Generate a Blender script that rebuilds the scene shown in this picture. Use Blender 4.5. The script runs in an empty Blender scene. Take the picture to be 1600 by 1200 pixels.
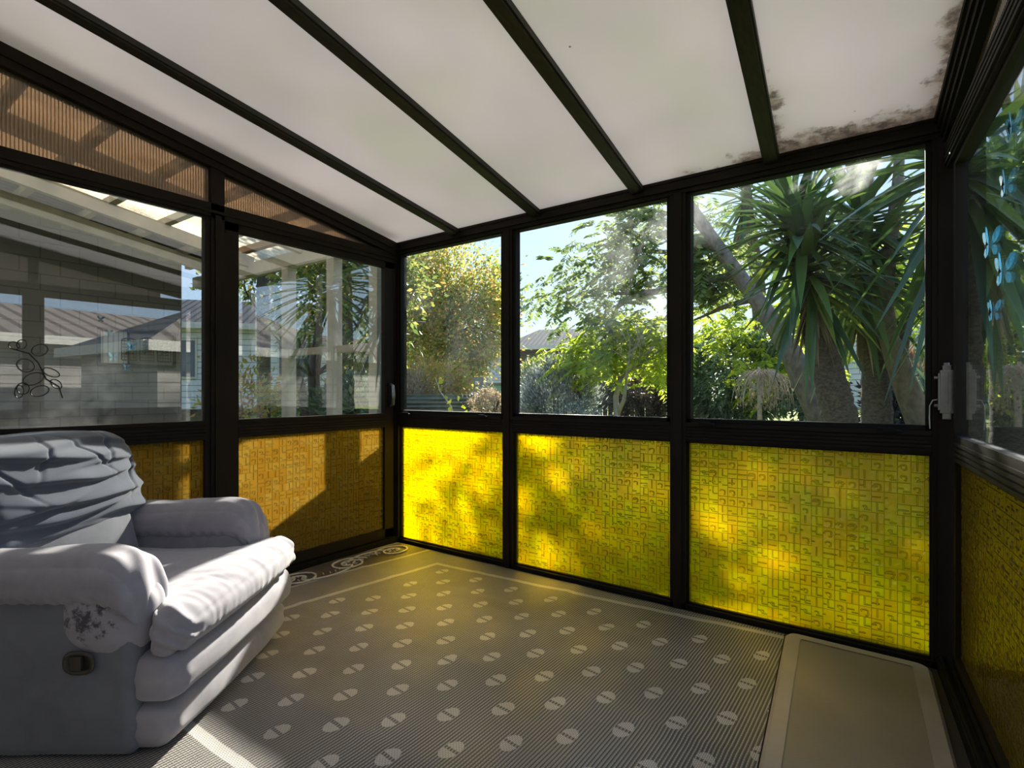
import bpy, bmesh, math, random
import numpy as np
from mathutils import Vector, Matrix, noise
PI = math.pi
random.seed(7)
RNG = np.random.default_rng(11)
scene = bpy.context.scene
COL = scene.collection

# ------------------------------------------------------------------ camera
# world: origin = floor at the far left corner of the sunroom, +X along the glazed end wall,
# +Y out into the garden, so the room lies at y < 0
CAM = Vector((3.18, -2.89, 1.15))
RT = Vector((0.8101, 0.5863, 0)); FW = Vector((-0.5863, 0.8101, 0))
FPX, HZ = 850.0, 611.0
cd = bpy.data.cameras.new('camera'); cam = bpy.data.objects.new('camera', cd); COL.objects.link(cam)
cd.sensor_width = 36; cd.lens = FPX / 1600 * 36; cd.shift_y = (HZ - 600) / 1600; cd.clip_start = 0.05; cd.clip_end = 500
cam.matrix_world = Matrix(((RT.x, 0, -FW.x, CAM.x), (RT.y, 0, -FW.y, CAM.y), (0, 1, 0, CAM.z), (0, 0, 0, 1)))
scene.camera = cam

def at(px, py, D):
    """point seen at pixel (px, py) of the photograph, D metres ahead of the lens"""
    return CAM + RT * ((px - 800) / FPX * D) + FW * D + Vector((0, 0, (HZ - py) / FPX * D))

# ------------------------------------------------------------------ objects
def new(name, data, parent=None):
    o = bpy.data.objects.new(name, data); COL.objects.link(o)
    if parent is not None: o.parent = parent
    return o
def tag(o, label=None, cat=None, group=None, kind=None):
    if label: o['label'] = label
    if cat: o['category'] = cat
    if group: o['group'] = group
    if kind: o['kind'] = kind
    return o
def thing(name, label, cat, loc=(0, 0, 0), rz=0.0, group=None, kind=None):
    o = new(name, None); o.location = loc; o.rotation_euler = (0, 0, rz); o.empty_display_size = .1
    return tag(o, label, cat, group, kind)

class MB:
    """collects shapes into ONE mesh"""
    def __init__(s): s.v = []; s.f = []; s.uv = {}
    def add(s, vs, fs):
        b = len(s.v); s.v += [tuple(x) for x in vs]; s.f += [tuple(b + i for i in f) for f in fs]; return s
    def box(s, lo, hi):
        x0, y0, z0 = lo; x1, y1, z1 = hi
        return s.add([(x0,y0,z0),(x1,y0,z0),(x1,y1,z0),(x0,y1,z0),(x0,y0,z1),(x1,y0,z1),(x1,y1,z1),(x0,y1,z1)],
                     [(3,2,1,0),(4,5,6,7),(0,1,5,4),(1,2,6,5),(2,3,7,6),(3,0,4,7)])
    def hexa(s, b, t):
        return s.add(list(b) + list(t), [(3,2,1,0),(4,5,6,7),(0,1,5,4),(1,2,6,5),(2,3,7,6),(3,0,4,7)])
    def bar(s, a, b, w, h, up=(0, 0, 1)):
        a = Vector(a); b = Vector(b); d = (b - a).normalized(); up = Vector(up)
        r = d.cross(up)
        if r.length < 1e-5: r = Vector((1, 0, 0))
        r.normalize(); u = r.cross(d).normalized()
        q = [r * (-w/2) + u * (-h/2), r * (w/2) + u * (-h/2), r * (w/2) + u * (h/2), r * (-w/2) + u * (h/2)]
        return s.add([a + k for k in q] + [b + k for k in q], [(3,2,1,0),(4,5,6,7),(0,1,5,4),(1,2,6,5),(2,3,7,6),(3,0,4,7)])
    def tube(s, pts, rad, n=8, cap=True):
        pts = [Vector(p) for p in pts]; rad = rad if hasattr(rad, '__len__') else [rad] * len(pts)
        ref = Vector((0.31, 0.17, 0.93)); vs = []; fs = []
        for i, p in enumerate(pts):
            d = (pts[min(i+1, len(pts)-1)] - pts[max(i-1, 0)])
            d = d.normalized() if d.length > 1e-9 else Vector((0, 0, 1))
            u = d.cross(ref)
            if u.length < 1e-3: u = d.cross(Vector((1, 0, 0)))
            u.normalize(); w = d.cross(u).normalized()
            for k in range(n):
                a = 2 * PI * k / n; vs.append(p + (u * math.cos(a) + w * math.sin(a)) * rad[i])
        for i in range(len(pts) - 1):
            for k in range(n):
                a, b = i * n + k, i * n + (k + 1) % n
                fs.append((a, b, b + n, a + n))
        if cap: fs += [tuple(range(n))[::-1], tuple((len(pts)-1) * n + k for k in range(n))]
        return s.add(vs, fs)
    def prism(s, poly, ext):
        ext = Vector(ext); n = len(poly); poly = [Vector(p) for p in poly]
        return s.add(poly + [p + ext for p in poly], [tuple(range(n))[::-1], tuple(range(n, 2*n))] + [(i, (i+1) % n, (i+1) % n + n, i + n) for i in range(n)])
    def build(s, name, mat, parent=None, smooth=False, bevel=0.0, uvfn=None, fix=True):
        me = bpy.data.meshes.new(name); me.from_pydata(s.v, [], s.f); me.update()
        if fix or bevel:
            bm = bmesh.new(); bm.from_mesh(me)
            bmesh.ops.recalc_face_normals(bm, faces=bm.faces)
            if bevel: bmesh.ops.bevel(bm, geom=list(bm.edges), offset=bevel, segments=2, affect='EDGES', profile=.7)
            bm.to_mesh(me); bm.free()
        if uvfn:
            ul = me.uv_layers.new(name='uv')
            for l in me.loops: ul.data[l.index].uv = uvfn(me.vertices[l.vertex_index].co)
        me.materials.append(mat)
        if smooth: me.shade_smooth()
        return new(name, me, parent)

def np_mesh(name, V, F, mat, parent=None, smooth=False):
    """V (n,3), F (m,k) arrays"""
    V = np.asarray(V, dtype=np.float32); F = np.asarray(F, dtype=np.int32); m, k = F.shape
    me = bpy.data.meshes.new(name); me.vertices.add(len(V)); me.vertices.foreach_set('co', V.ravel())
    me.loops.add(m * k); me.loops.foreach_set('vertex_index', F.ravel())
    me.polygons.add(m); me.polygons.foreach_set('loop_start', np.arange(m, dtype=np.int32) * k)
    me.update(calc_edges=True); me.materials.append(mat)
    if smooth: me.shade_smooth()
    return new(name, me, parent)

# ------------------------------------------------------------------ material tools
class NT:
    def __init__(s, name):
        s.m = bpy.data.materials.new(name); s.m.use_nodes = True; s.t = s.m.node_tree; s.t.nodes.clear()
        s.out = s.t.nodes.new('ShaderNodeOutputMaterial')
    def n(s, typ, **kw):
        x = s.t.nodes.new(typ)
        for k, v in kw.items(): setattr(x, k, v)
        return x
    def put(s, sock, v):
        if isinstance(v, bpy.types.NodeSocket): s.t.links.new(v, sock)
        elif isinstance(v, (tuple, list)) and len(v) == 3 and sock.type == 'RGBA': sock.default_value = (*v, 1)
        else: sock.default_value = v
    def math(s, op, a, b=0.0, c=0.0, clamp=False):
        x = s.n('ShaderNodeMath', operation=op, use_clamp=clamp)
        for i, v in enumerate((a, b, c)):
            s.put(x.inputs[i], v)
        return x.outputs[0]
    def coord(s, which='Object'): return s.n('ShaderNodeTexCoord').outputs[which]
    def xyz(s, v):
        x = s.n('ShaderNodeSeparateXYZ'); s.put(x.inputs[0], v); return x.outputs
    def vec(s, a, b, c=0.0):
        x = s.n('ShaderNodeCombineXYZ')
        for i, v in enumerate((a, b, c)): s.put(x.inputs[i], v)
        return x.outputs[0]
    def scale(s, v, sc, loc=(0, 0, 0), rot=(0, 0, 0)):
        x = s.n('ShaderNodeMapping'); s.put(x.inputs['Vector'], v)
        x.inputs['Scale'].default_value = sc if hasattr(sc, '__len__') else (sc,) * 3
        x.inputs['Location'].default_value = loc; x.inputs['Rotation'].default_value = rot; return x.outputs[0]
    def noise(s, v, sc, det=4, rough=.55, dist=0.0, which=0):
        x = s.n('ShaderNodeTexNoise')
        if v is not None: s.put(x.inputs['Vector'], v)
        x.inputs['Scale'].default_value = sc; x.inputs['Detail'].default_value = det; x.inputs['Roughness'].default_value = rough
        x.inputs['Distortion'].default_value = dist; return x.outputs[which]
    def ramp(s, f, stops, interp='LINEAR'):
        x = s.n('ShaderNodeValToRGB'); s.put(x.inputs[0], f); r = x.color_ramp; r.interpolation = interp
        while len(r.elements) < len(stops): r.elements.new(.5)
        for e, (p, c) in zip(r.elements, stops): e.position = p; e.color = (*c, 1) if hasattr(c, '__len__') else (c, c, c, 1)
        return x.outputs[0]
    def mix(s, f, a, b, blend='MIX'):
        x = s.n('ShaderNodeMix', data_type='RGBA', blend_type=blend)
        s.put(x.inputs[0], f); s.put(x.inputs[6], a); s.put(x.inputs[7], b); return x.outputs[2]
    def bump(s, h, strength=.3, dist=.01, normal=None):
        x = s.n('ShaderNodeBump'); s.put(x.inputs['Height'], h); x.inputs['Strength'].default_value = strength; x.inputs['Distance'].default_value = dist
        if normal is not None: s.put(x.inputs['Normal'], normal)
        return x.outputs[0]
    def bsdf(s, col=(.5,.5,.5), rough=.6, metal=0.0, normal=None, spec=.5, sheen=0.0):
        x = s.n('ShaderNodeBsdfPrincipled'); s.put(x.inputs['Base Color'], col); s.put(x.inputs['Roughness'], rough)
        s.put(x.inputs['Metallic'], metal); x.inputs['Specular IOR Level'].default_value = spec
        if sheen: x.inputs['Sheen Weight'].default_value = sheen
        if normal is not None: s.put(x.inputs['Normal'], normal)
        return x.outputs[0]
    def sh(s, typ, col=None, rough=None, normal=None, ior=None):
        x = s.n('ShaderNodeBsdf' + typ)
        if col is not None: s.put(x.inputs['Color'], col)
        if rough is not None and 'Roughness' in x.inputs: s.put(x.inputs['Roughness'], rough)
        if ior is not None: x.inputs['IOR'].default_value = ior
        if normal is not None: s.put(x.inputs['Normal'], normal)
        return x.outputs[0]
    def mixs(s, f, a, b):
        x = s.n('ShaderNodeMixShader'); s.put(x.inputs[0], f); s.t.links.new(a, x.inputs[1]); s.t.links.new(b, x.inputs[2]); return x.outputs[0]
    def done(s, shader): s.t.links.new(shader, s.out.inputs[0]); return s.m
    def schlick(s, f0=.04, normal=None):
        '''reflectance that treats both sides of a thin sheet alike'''
        x = s.n('ShaderNodeLayerWeight'); x.inputs[0].default_value = .5
        if normal is not None: s.put(x.inputs['Normal'], normal)
        return s.math('ADD', f0, s.math('MULTIPLY', 1 - f0, s.math('POWER', x.outputs['Facing'], 5.0)), clamp=True)
    def rnd(s): return s.n('ShaderNodeNewGeometry').outputs['Random Per Island']

def plain(name, col, rough=.6, metal=0.0, var=.12, vs=6.0, bump=0.0, bs=60.0, spec=.5):
    """solid colour with a little mottling and grain"""
    t = NT(name); c = t.coord()
    k = t.noise(c, vs, 4)
    dark = tuple(x * (1 - var) for x in col); lite = tuple(min(1, x * (1 + var)) for x in col)
    cc = t.ramp(k, [(.3, dark), (.7, lite)])
    nm = t.bump(t.noise(c, bs, 3), bump, .004) if bump else None
    return t.done(t.bsdf(cc, rough, metal, nm, spec))

def mat_leaf(name, stops, trans=.45, gloss=.25, rough=.45):
    t = NT(name); col = t.ramp(t.rnd(), stops)
    d = t.sh('Diffuse', col); tr = t.sh('Translucent', t.mix(.35, col, t.mix(1.0, col, (1.0, .95, .45), 'MULTIPLY')))
    g = t.sh('Glossy', (.9, .95, 1.0), rough)
    s = t.mixs(trans, d, tr)
    return t.done(t.mixs(t.math('MULTIPLY', t.schlick(.05), gloss), s, g))

def mat_bark(name, a, b, sc=(8, 8, 3), rough=.85, bump=.6):
    t = NT(name); c = t.scale(t.coord(), sc)
    k = t.noise(c, 3, 6, .65)
    return t.done(t.bsdf(t.ramp(k, [(.3, a), (.7, b)]), rough, 0, t.bump(k, bump, .02)))

def mat_wood(name, a, b, axis=0, rough=.6, sc=6):
    s = [12, 12, 12]; s[axis] = 1
    t = NT(name); c = t.scale(t.coord(), s)
    k = t.noise(c, sc, 5, .6)
    return t.done(t.bsdf(t.ramp(k, [(.32, a), (.68, b)]), rough, 0, t.bump(k, .25, .004)))
# ------------------------------------------------------------------ materials
M = {}
M['frame'] = plain('brown_anodised_aluminium', (.013, .0085, .006), .62, 0, .25, 3, .05, 200, .22)
M['frame_black'] = plain('black_aluminium', (.007, .006, .005), .6, 0, .2, 3, spec=.2)
M['rafter'] = mat_wood('dark_stained_timber', (.010, .009, .006), (.030, .024, .013), 1, .6)
M['white_timber'] = plain('weathered_white_paint', (.62, .58, .52), .55, 0, .12, 9, .15, 40)
M['cream_timber'] = plain('dirty_cream_paint', (.50, .46, .39), .6, 0, .2, 7, .2, 40)
M['raw_timber'] = mat_wood('raw_orange_timber', (.20, .10, .05), (.38, .22, .12), 0)
M['floor'] = plain('dark_floor_board', (.045, .035, .028), .6, 0, .3, 5)
M['rear'] = plain('pale_weatherboard_paint', (.72, .69, .64), .55, 0, .05, 4)
M['metal'] = plain('dull_grey_metal', (.30, .30, .31), .35, .8, .15, 30)
M['white_plastic'] = plain('white_wire', (.6, .6, .58), .5)
M['black_plastic'] = plain('black_plastic', (.012, .011, .011), .35)

def mat_ceiling():
    t = NT('white_insulated_roof_panel'); c = t.coord(); x, y, z = t.xyz(c)
    blot = t.noise(c, 1.3, 2, which=1)
    b1, b2, b3 = t.xyz(blot)
    col = t.ramp(b1, [(.3, (.66, .635, .60)), (.7, (.76, .72, .69))])
    col = t.mix(t.math('MULTIPLY', t.math('SUBTRACT', b2, .5), 1.6, clamp=True), col, (.66, .68, .55))
    # faint mould specks and flaking paint along the wet right hand and outer edges
    n1 = t.noise(c, 7, 6, .7); n2 = t.noise(c, 26, 4, .6)
    dy = t.math('MULTIPLY', y, -1.0)
    far = t.math('SUBTRACT', .27, dy)                                  # near the outer beam
    gx = t.math('SUBTRACT', x, 1.9)
    e1 = t.math('MULTIPLY', t.math('MULTIPLY', far, 5.0, clamp=True), t.math('MULTIPLY', gx, 1.1, clamp=True), clamp=True)
    e2 = t.math('MULTIPLY', t.math('SUBTRACT', t.math('ADD', x, t.math('MULTIPLY', y, .0866)), 3.16), 9.0, clamp=True)
    e3 = t.math('MULTIPLY', t.math('SUBTRACT', .075, t.math('ABSOLUTE', t.math('SUBTRACT', t.math('ADD', x, t.math('MULTIPLY', y, .084)), 2.70))), 14.0, clamp=True)
    e3 = t.math('MULTIPLY', e3, t.math('MULTIPLY', t.math('SUBTRACT', .8, dy), 3.0, clamp=True))
    e = t.math('MAXIMUM', t.math('MAXIMUM', e1, e2), t.math('MULTIPLY', e3, .8))
    st = t.math('MULTIPLY', t.math('SUBTRACT', t.math('ADD', n1, t.math('MULTIPLY', e, .40)), .71), 9.0, clamp=True)
    st = t.math('MULTIPLY', st, t.math('MULTIPLY', e, 3.0, clamp=True))
    dirt = t.ramp(n2, [(.40, (.10, .075, .055)), (.60, (.42, .35, .28))])
    col = t.mix(t.math('MULTIPLY', st, .85), col, dirt)
    sp = t.n('ShaderNodeTexVoronoi'); t.put(sp.inputs['Vector'], c); sp.inputs['Scale'].default_value = 5.5
    spk = t.math('MULTIPLY', t.math('LESS_THAN', sp.outputs['Distance'], .028), t.math('GREATER_THAN', t.xyz(sp.outputs['Color'])[0], .55))
    col = t.mix(t.math('MULTIPLY', spk, .8), col, (.06, .05, .045))
    d = t.bsdf(col, .5, 0, t.bump(n2, .06, .003)); tr = t.sh('Translucent', t.mix(1.0, col, (1.12, 1.12, 1.15), 'MULTIPLY'))
    return t.done(t.mixs(CEIL_TRANS, d, tr))
CEIL_TRANS = .38
M['ceiling'] = mat_ceiling()

def mat_clear(name, refl=.06, dust=.10, tint=(.97, .985, .98), mask=None, dustcol=(.85, .87, .9), grain=260):
    """window glass: see-through, mirror-like at grazing angles, with the dirt that sits on it"""
    t = NT(name); uv = t.coord('UV'); x, y, z = t.xyz(uv)
    f = t.math('ADD', t.schlick(.012), refl, clamp=True)
    g = t.mixs(f, t.sh('Transparent', tint), t.sh('Glossy', (.95, .97, 1.0), 0.0))
    n1 = t.noise(uv, 3.2, 5, .65, .4); n3 = t.noise(t.scale(uv, (9, 1.4, 1)), 3, 4); fine = t.noise(uv, grain, 2)
    k = t.math('MULTIPLY', t.math('SUBTRACT', n1, .40), 2.2, clamp=True)
    if mask: k = t.math('MULTIPLY', k, mask(t, x, y), clamp=True)
    k = t.math('MULTIPLY', k, t.math('ADD', .35, t.math('MULTIPLY', n3, 1.1)))
    k = t.math('MULTIPLY', k, t.math('ADD', .35, t.math('MULTIPLY', fine, 1.3)))
    k = t.math('ADD', t.math('MULTIPLY', k, dust), .0005, clamp=True)
    d = t.mixs(.65, t.sh('Diffuse', dustcol), t.sh('Translucent', dustcol))
    return t.done(t.mixs(k, g, d))

def near(t, x, y, cx, cy, rx, ry):
    a = t.math('DIVIDE', t.math('SUBTRACT', x, cx), rx); b = t.math('DIVIDE', t.math('SUBTRACT', y, cy), ry)
    return t.math('MULTIPLY', t.math('SUBTRACT', 1.0, t.math('SQRT', t.math('ADD', t.math('MULTIPLY', a, a), t.math('MULTIPLY', b, b)))), 1.6, clamp=True)
def mx(t, *a):
    r = a[0]
    for q in a[1:]: r = t.math('MAXIMUM', r, q)
    return r
M['pane_a'] = mat_clear('dusty_pane', .0, .030, mask=lambda t, x, y: mx(t, near(t, x, y, .25, 2.0, .6, .6), near(t, x, y, .75, 1.4, .45, .6), .25))
M['pane_b'] = mat_clear('smudged_pane', .0, .18, mask=lambda t, x, y: mx(t, near(t, x, y, 2.05, 1.85, .62, .52), t.math('MULTIPLY', near(t, x, y, 1.2, 1.0, .25, .3), .25), .03))
def _blobs(t, x, y):
    b = mx(t, near(t, x, y, 2.82, 2.10, .11, .07), near(t, x, y, 2.96, 2.11, .12, .08), near(t, x, y, 3.02, 2.17, .12, .06))
    return mx(t, t.math('MULTIPLY', b, 1.6, clamp=True), t.math('MULTIPLY', near(t, x, y, 2.28, 2.14, .35, .25), .3), .0)
M['pane_c'] = mat_clear('spotted_pane', .0, .55, mask=_blobs)
M['pane_side'] = mat_clear('dusty_reflecting_pane', .165, .12, (.93, .95, .95), mask=lambda t, x, y: mx(t, near(t, x, y, -1.75, .95, .9, .65), near(t, x, y, -2.35, .95, .7, .35), .05))
M['pane_right'] = mat_clear('wavy_pane', .03, .012)

def mat_yellow(name, ca, cb, trans=.22, transl=.45):
    """embossed yellow glass: a maze of raised lines over a rectangular grid"""
    t = NT(name); uv = t.coord('UV')
    cell = .047
    p = t.scale(uv, 1 / cell); px, py, _ = t.xyz(p)
    w1 = t.n('ShaderNodeTexWhiteNoise', noise_dimensions='3D'); ix = t.math('FLOOR', px); iy = t.math('FLOOR', py)
    t.put(w1.inputs['Vector'], t.vec(ix, iy, 1.0)); r1 = w1.outputs['Value']; r2, r3, r4 = t.xyz(w1.outputs['Color'])
    fx = t.math('FRACT', px); fy = t.math('FRACT', py)
    W = .072
    A = lambda a, b: t.math('ABSOLUTE', t.math('SUBTRACT', a, b))
    line = lambda d: t.math('SUBTRACT', 1.0, t.math('DIVIDE', d, W), clamp=True)       # 1 on the line, 0 a width away
    gate = lambda cond, v: t.math('MULTIPLY', cond, v)
    lt = lambda a, b: t.math('LESS_THAN', a, b); gt = lambda a, b: t.math('GREATER_THAN', a, b)
    edge_x = gate(gt(r2, .10), line(fx)); edge_y = gate(gt(r3, .10), line(fy))
    vb = gate(t.math('MULTIPLY', lt(r1, .34), gt(fy, r2)), line(A(fx, .5)))
    hb = gate(t.math('MULTIPLY', gt(r1, .30), lt(fx, t.math('ADD', r3, .25))), gate(lt(r1, .72), line(A(fy, .52))))
    rr = t.math('SQRT', t.math('ADD', t.math('POWER', A(fx, .5), 2.0), t.math('POWER', A(fy, .45), 2.0)))
    rr = t.math('ADD', t.math('MULTIPLY', rr, .5), t.math('MULTIPLY', t.math('MAXIMUM', A(fx, .5), A(fy, .45)), .5))
    ring = gate(t.math('MULTIPLY', gt(r1, .60), gt(t.math('ADD', fx, fy), t.math('ADD', .35, t.math('MULTIPLY', r2, .5)))), line(A(rr, t.math('ADD', .12, t.math('MULTIPLY', r4, .17)))))
    bar2 = gate(lt(r4, .4), gate(gt(fx, .45), line(A(fy, .25))))
    h = edge_x
    for q in (edge_y, vb, hb, ring, bar2): h = t.math('MAXIMUM', h, q)
    # pillowed facets between the lines
    facet = t.math('MULTIPLY', t.noise(t.scale(uv, 1 / cell), 1.7, 2), .55)
    H = t.math('ADD', h, facet)
    nm = t.bump(H, 1.0, .0065)
    tone = t.math('ADD', t.math('MULTIPLY', r4, .45), t.math('MULTIPLY', t.noise(uv, 6.0, 3), .7))
    col = t.ramp(tone, [(.3, ca), (.75, cb)])
    hl = t.ramp(h, [(0, 0.0), (.18, .6), (.45, .6), (.62, 0.0)]); hc = t.ramp(h, [(.62, 0.0), (.85, .45)])  # dark edges and pale crest of each line: refracted light painted as colour
    colline = t.mix(hc, t.mix(hl, col, (.10, .08, .05)), (.85, .80, .55))
    refr = t.sh('Refraction', col, .16, nm, 1.35)
    tl = t.sh('Translucent', colline); tp = t.sh('Transparent', col)
    s = t.mixs(transl, refr, tl)
    s = t.mixs(trans, s, tp)
    s = t.mixs(t.math('MULTIPLY', hl, .35), s, t.sh('Diffuse', (.12, .10, .06)))
    
    s = t.mixs(t.math('MULTIPLY', t.schlick(.04, nm), .8), s, t.sh('Glossy', (1, 1, 1), .12, nm))
    return t.done(s)
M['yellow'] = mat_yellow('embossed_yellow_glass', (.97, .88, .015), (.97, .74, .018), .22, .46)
M['old_amber'] = mat_yellow('embossed_brown_glass', (.44, .32, .07), (.38, .25, .045), .10, .35)  # darker copy for the right doors, shade put into the glass colour
M['amber'] = mat_yellow('embossed_amber_glass', (.60, .47, .17), (.56, .39, .10), .14, .5)  # same yellow glass dimmed, porch shade put into its colour

def mat_ribbed(name, axis=1):
    t = NT(name); c = t.coord(); q = t.xyz(c)[axis]
    f = t.math('FRACT', t.math('DIVIDE', q, .014)); d = t.math('ABSOLUTE', t.math('SUBTRACT', f, .5))
    rib = t.math('MULTIPLY', t.math('SUBTRACT', .16, d), 8.0, clamp=True)
    col = t.mix(rib, (.50, .40, .31), (.10, .075, .055))
    tp = t.sh('Transparent', col); tl = t.sh('Translucent', (.44, .37, .30))
    nm = t.bump(d, .6, .004)
    s = t.mixs(.35, tp, tl); s = t.mixs(t.math('MULTIPLY', rib, .5), s, t.sh('Diffuse', (.06, .045, .035)))
    return t.done(t.mixs(t.math('ADD', t.schlick(.04), .03), s, t.sh('Glossy', (1, .95, .9), .12, nm)))
M['ribbed'] = mat_ribbed('bronze_ribbed_polycarbonate')

def mat_rug():
    t = NT('woven_plastic_rug'); c = t.coord(); x, y, z = t.xyz(c)
    wob = t.math('MULTIPLY', t.math('SUBTRACT', t.noise(c, 3.0, 3), .5), .022)
    xs = t.math('ADD', x, wob); ys = t.math('ADD', y, wob)
    # coffee bean motif on a staggered lattice
    u = t.math('DIVIDE', t.math('SUBTRACT', xs, .80), .268); v = t.math('DIVIDE', t.math('ADD', ys, .352), .1385)
    row = t.math('ROUND', v); odd = t.math('ABSOLUTE', t.math('MODULO', row, 2.0))
    uu = t.math('ADD', u, t.math('MULTIPLY', odd, .5)); du = t.math('SUBTRACT', uu, t.math('ROUND', uu)); dv = t.math('SUBTRACT', v, row)
    mxx = t.math('MULTIPLY', du, .268); myy = t.math('MULTIPLY', dv, .1385)
    rot = .10; ca, sa = math.cos(rot), math.sin(rot)
    rx = t.math('SUBTRACT', t.math('MULTIPLY', mxx, ca), t.math('MULTIPLY', myy, sa)); ry = t.math('ADD', t.math('MULTIPLY', mxx, sa), t.math('MULTIPLY', myy, ca))
    e = t.math('ADD', t.math('POWER', t.math('DIVIDE', t.math('ABSOLUTE', rx), .031), 2.0), t.math('POWER', t.math('DIVIDE', t.math('ABSOLUTE', ry), .047), 2.0))
    slit = t.math('ADD', t.math('ABSOLUTE', ry), t.math('MULTIPLY', t.math('SINE', t.math('MULTIPLY', rx, 70.0)), .0))
    bean = t.math('MULTIPLY', t.math('LESS_THAN', e, 1.0), t.math('GREATER_THAN', slit, .007))
    cxm = t.math('SUBTRACT', t.math('ROUND', uu), t.math('MULTIPLY', odd, .5))
    inside = t.math('MULTIPLY', t.math('GREATER_THAN', t.math('SUBTRACT', cxm, t.math('MULTIPLY', row, .067)), -.25), t.math('LESS_THAN', row, .5))
    inside = t.math('MULTIPLY', inside, t.math('GREATER_THAN', row, -11.5))
    bean = t.math('MULTIPLY', bean, inside)
    band = lambda q, a, w: t.math('LESS_THAN', t.math('ABSOLUTE', t.math('SUBTRACT', q, a)), w)
    yb = t.math('SUBTRACT', ys, t.math('MULTIPLY', t.math('SUBTRACT', xs, .66), .075))
    xb = t.math('SUBTRACT', xs, t.math('MULTIPLY', t.math('ADD', ys, .28), .13))
    gx = t.math('GREATER_THAN', xb, .645); gy = t.math('LESS_THAN', yb, -.245)
    s1 = t.math('MULTIPLY', band(yb, -.262, .017), gx); s2 = t.math('MULTIPLY', band(xb, .662, .017), gy)
    s3 = t.math('MULTIPLY', band(ys, -2.03, .02), gx); s4 = band(xb, .375, .013); s5 = band(xb, .06, .007)
    pat = bean
    for q in (s1, s2, s3, s4, s5): pat = t.math('MAXIMUM', pat, q)
    # weave: short dashes, brick laid
    wv = t.n('ShaderNodeTexBrick'); t.put(wv.inputs['Vector'], t.scale(c, (1, 1, 1), rot=(0, 0, PI / 2)))
    wv.inputs['Scale'].default_value = 1.0; wv.inputs['Brick Width'].default_value = .0125; wv.inputs['Row Height'].default_value = .0062
    wv.inputs['Mortar Size'].default_value = .0016; wv.inputs['Mortar Smooth'].default_value = .3
    wv.offset = .5
    mort = wv.outputs['Fac']
    rib = t.math('ABSOLUTE', t.math('SUBTRACT', t.math('FRACT', t.math('DIVIDE', x, .0125)), .5))
    band0 = t.math('MULTIPLY', t.math('LESS_THAN', xb, .365), t.math('GREATER_THAN', xb, .07))
    base = t.mix(t.math('GREATER_THAN', rib, .24), (.095, .088, .085), (.52, .495, .455))
    base = t.mix(band0, base, (.13, .105, .09))
    mid = t.math('MULTIPLY', t.math('MULTIPLY', t.math('LESS_THAN', xb, .65), t.math('GREATER_THAN', xb, .385)), 1.0)
    base = t.mix(t.math('MULTIPLY', mid, .5), base, (.34, .325, .30))
    col = t.mix(t.math('MULTIPLY', pat, .9), base, (.80, .77, .72))
    col = t.mix(t.math('MULTIPLY', mort, .55), col, (.06, .052, .048))
    grime = t.ramp(t.noise(c, 2.2, 4), [(.3, .72), (.7, 1.08)])
    col = t.mix(1.0, col, grime, 'MULTIPLY')
    nm = t.bump(t.math('SUBTRACT', 1.0, mort), .5, .003)
    return t.done(t.bsdf(col, .42, 0, nm, .45))
M['rug'] = mat_rug()
M['scroll'] = plain('pale_woven_thread', (.72, .68, .60), .5, 0, .15, 60, .4, 300)

def mat_mat(name, col, rough, sc):
    t = NT(name); c = t.coord()
    w = t.n('ShaderNodeTexChecker'); t.put(w.inputs['Vector'], c); w.inputs['Scale'].default_value = sc
    k = t.noise(c, 3, 4)
    cc = t.mix(t.math('MULTIPLY', w.outputs['Fac'], .25), t.ramp(k, [(.3, tuple(q * .82 for q in col)), (.7, col)]), tuple(q * .6 for q in col))
    return t.done(t.bsdf(cc, rough, 0, t.bump(w.outputs['Fac'], .25, .002), .4))
M['mat_mid'] = mat_mat('ribbed_vinyl_mat', (.33, .285, .22), .45, 160)
M['mat_rim'] = plain('smooth_vinyl_rim', (.40, .35, .29), .5, 0, .1, 5, .1, 80)

def mat_suede(name, col, worn=False, sc=9):
    t = NT(name); c = t.coord(); k = t.noise(c, sc, 5, .6, .6); f = t.noise(c, 420, 2)
    cc = t.ramp(k, [(.3, tuple(q * .86 for q in col)), (.7, tuple(min(1, q * 1.1) for q in col))])
    if worn:
        n2 = t.noise(c, 34, 6, .75); x, y, z = t.xyz(c)
        def blob(cx, cy, cz, r):
            d = t.n('ShaderNodeVectorMath', operation='DISTANCE'); t.put(d.inputs[0], c); d.inputs[1].default_value = (cx, cy, cz)
            return t.math('SUBTRACT', 1.0, t.math('DIVIDE', d.outputs['Value'], r), clamp=True)
        m = t.math('MULTIPLY', t.math('SUBTRACT', t.math('ADD', n2, t.math('MULTIPLY', blob(*worn), .5)), .80), 9.0, clamp=True)
        m = t.math('MULTIPLY', m, t.math('GREATER_THAN', blob(*worn), .05))
        cc = t.mix(t.math('MULTIPLY', m, .85), cc, (.03, .03, .035))
    return t.done(t.bsdf(cc, .9, 0, t.bump(f, .25, .002), .2, .35))
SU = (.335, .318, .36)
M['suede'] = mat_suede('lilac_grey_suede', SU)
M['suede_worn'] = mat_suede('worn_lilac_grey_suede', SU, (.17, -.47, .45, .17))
M['suede_side'] = mat_suede('blue_grey_suede', (.175, .182, .212))  # the lilac suede darkened: shade of near side and back put into colour
M['cover'] = mat_suede('slate_blue_cotton_cover', (.085, .102, .145), sc=4)
M['lever'] = plain('brown_moulded_plastic', (.055, .045, .038), .4, 0, .1)
M['lever_dark'] = plain('dark_recess_plastic', (.012, .010, .009), .5)
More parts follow.
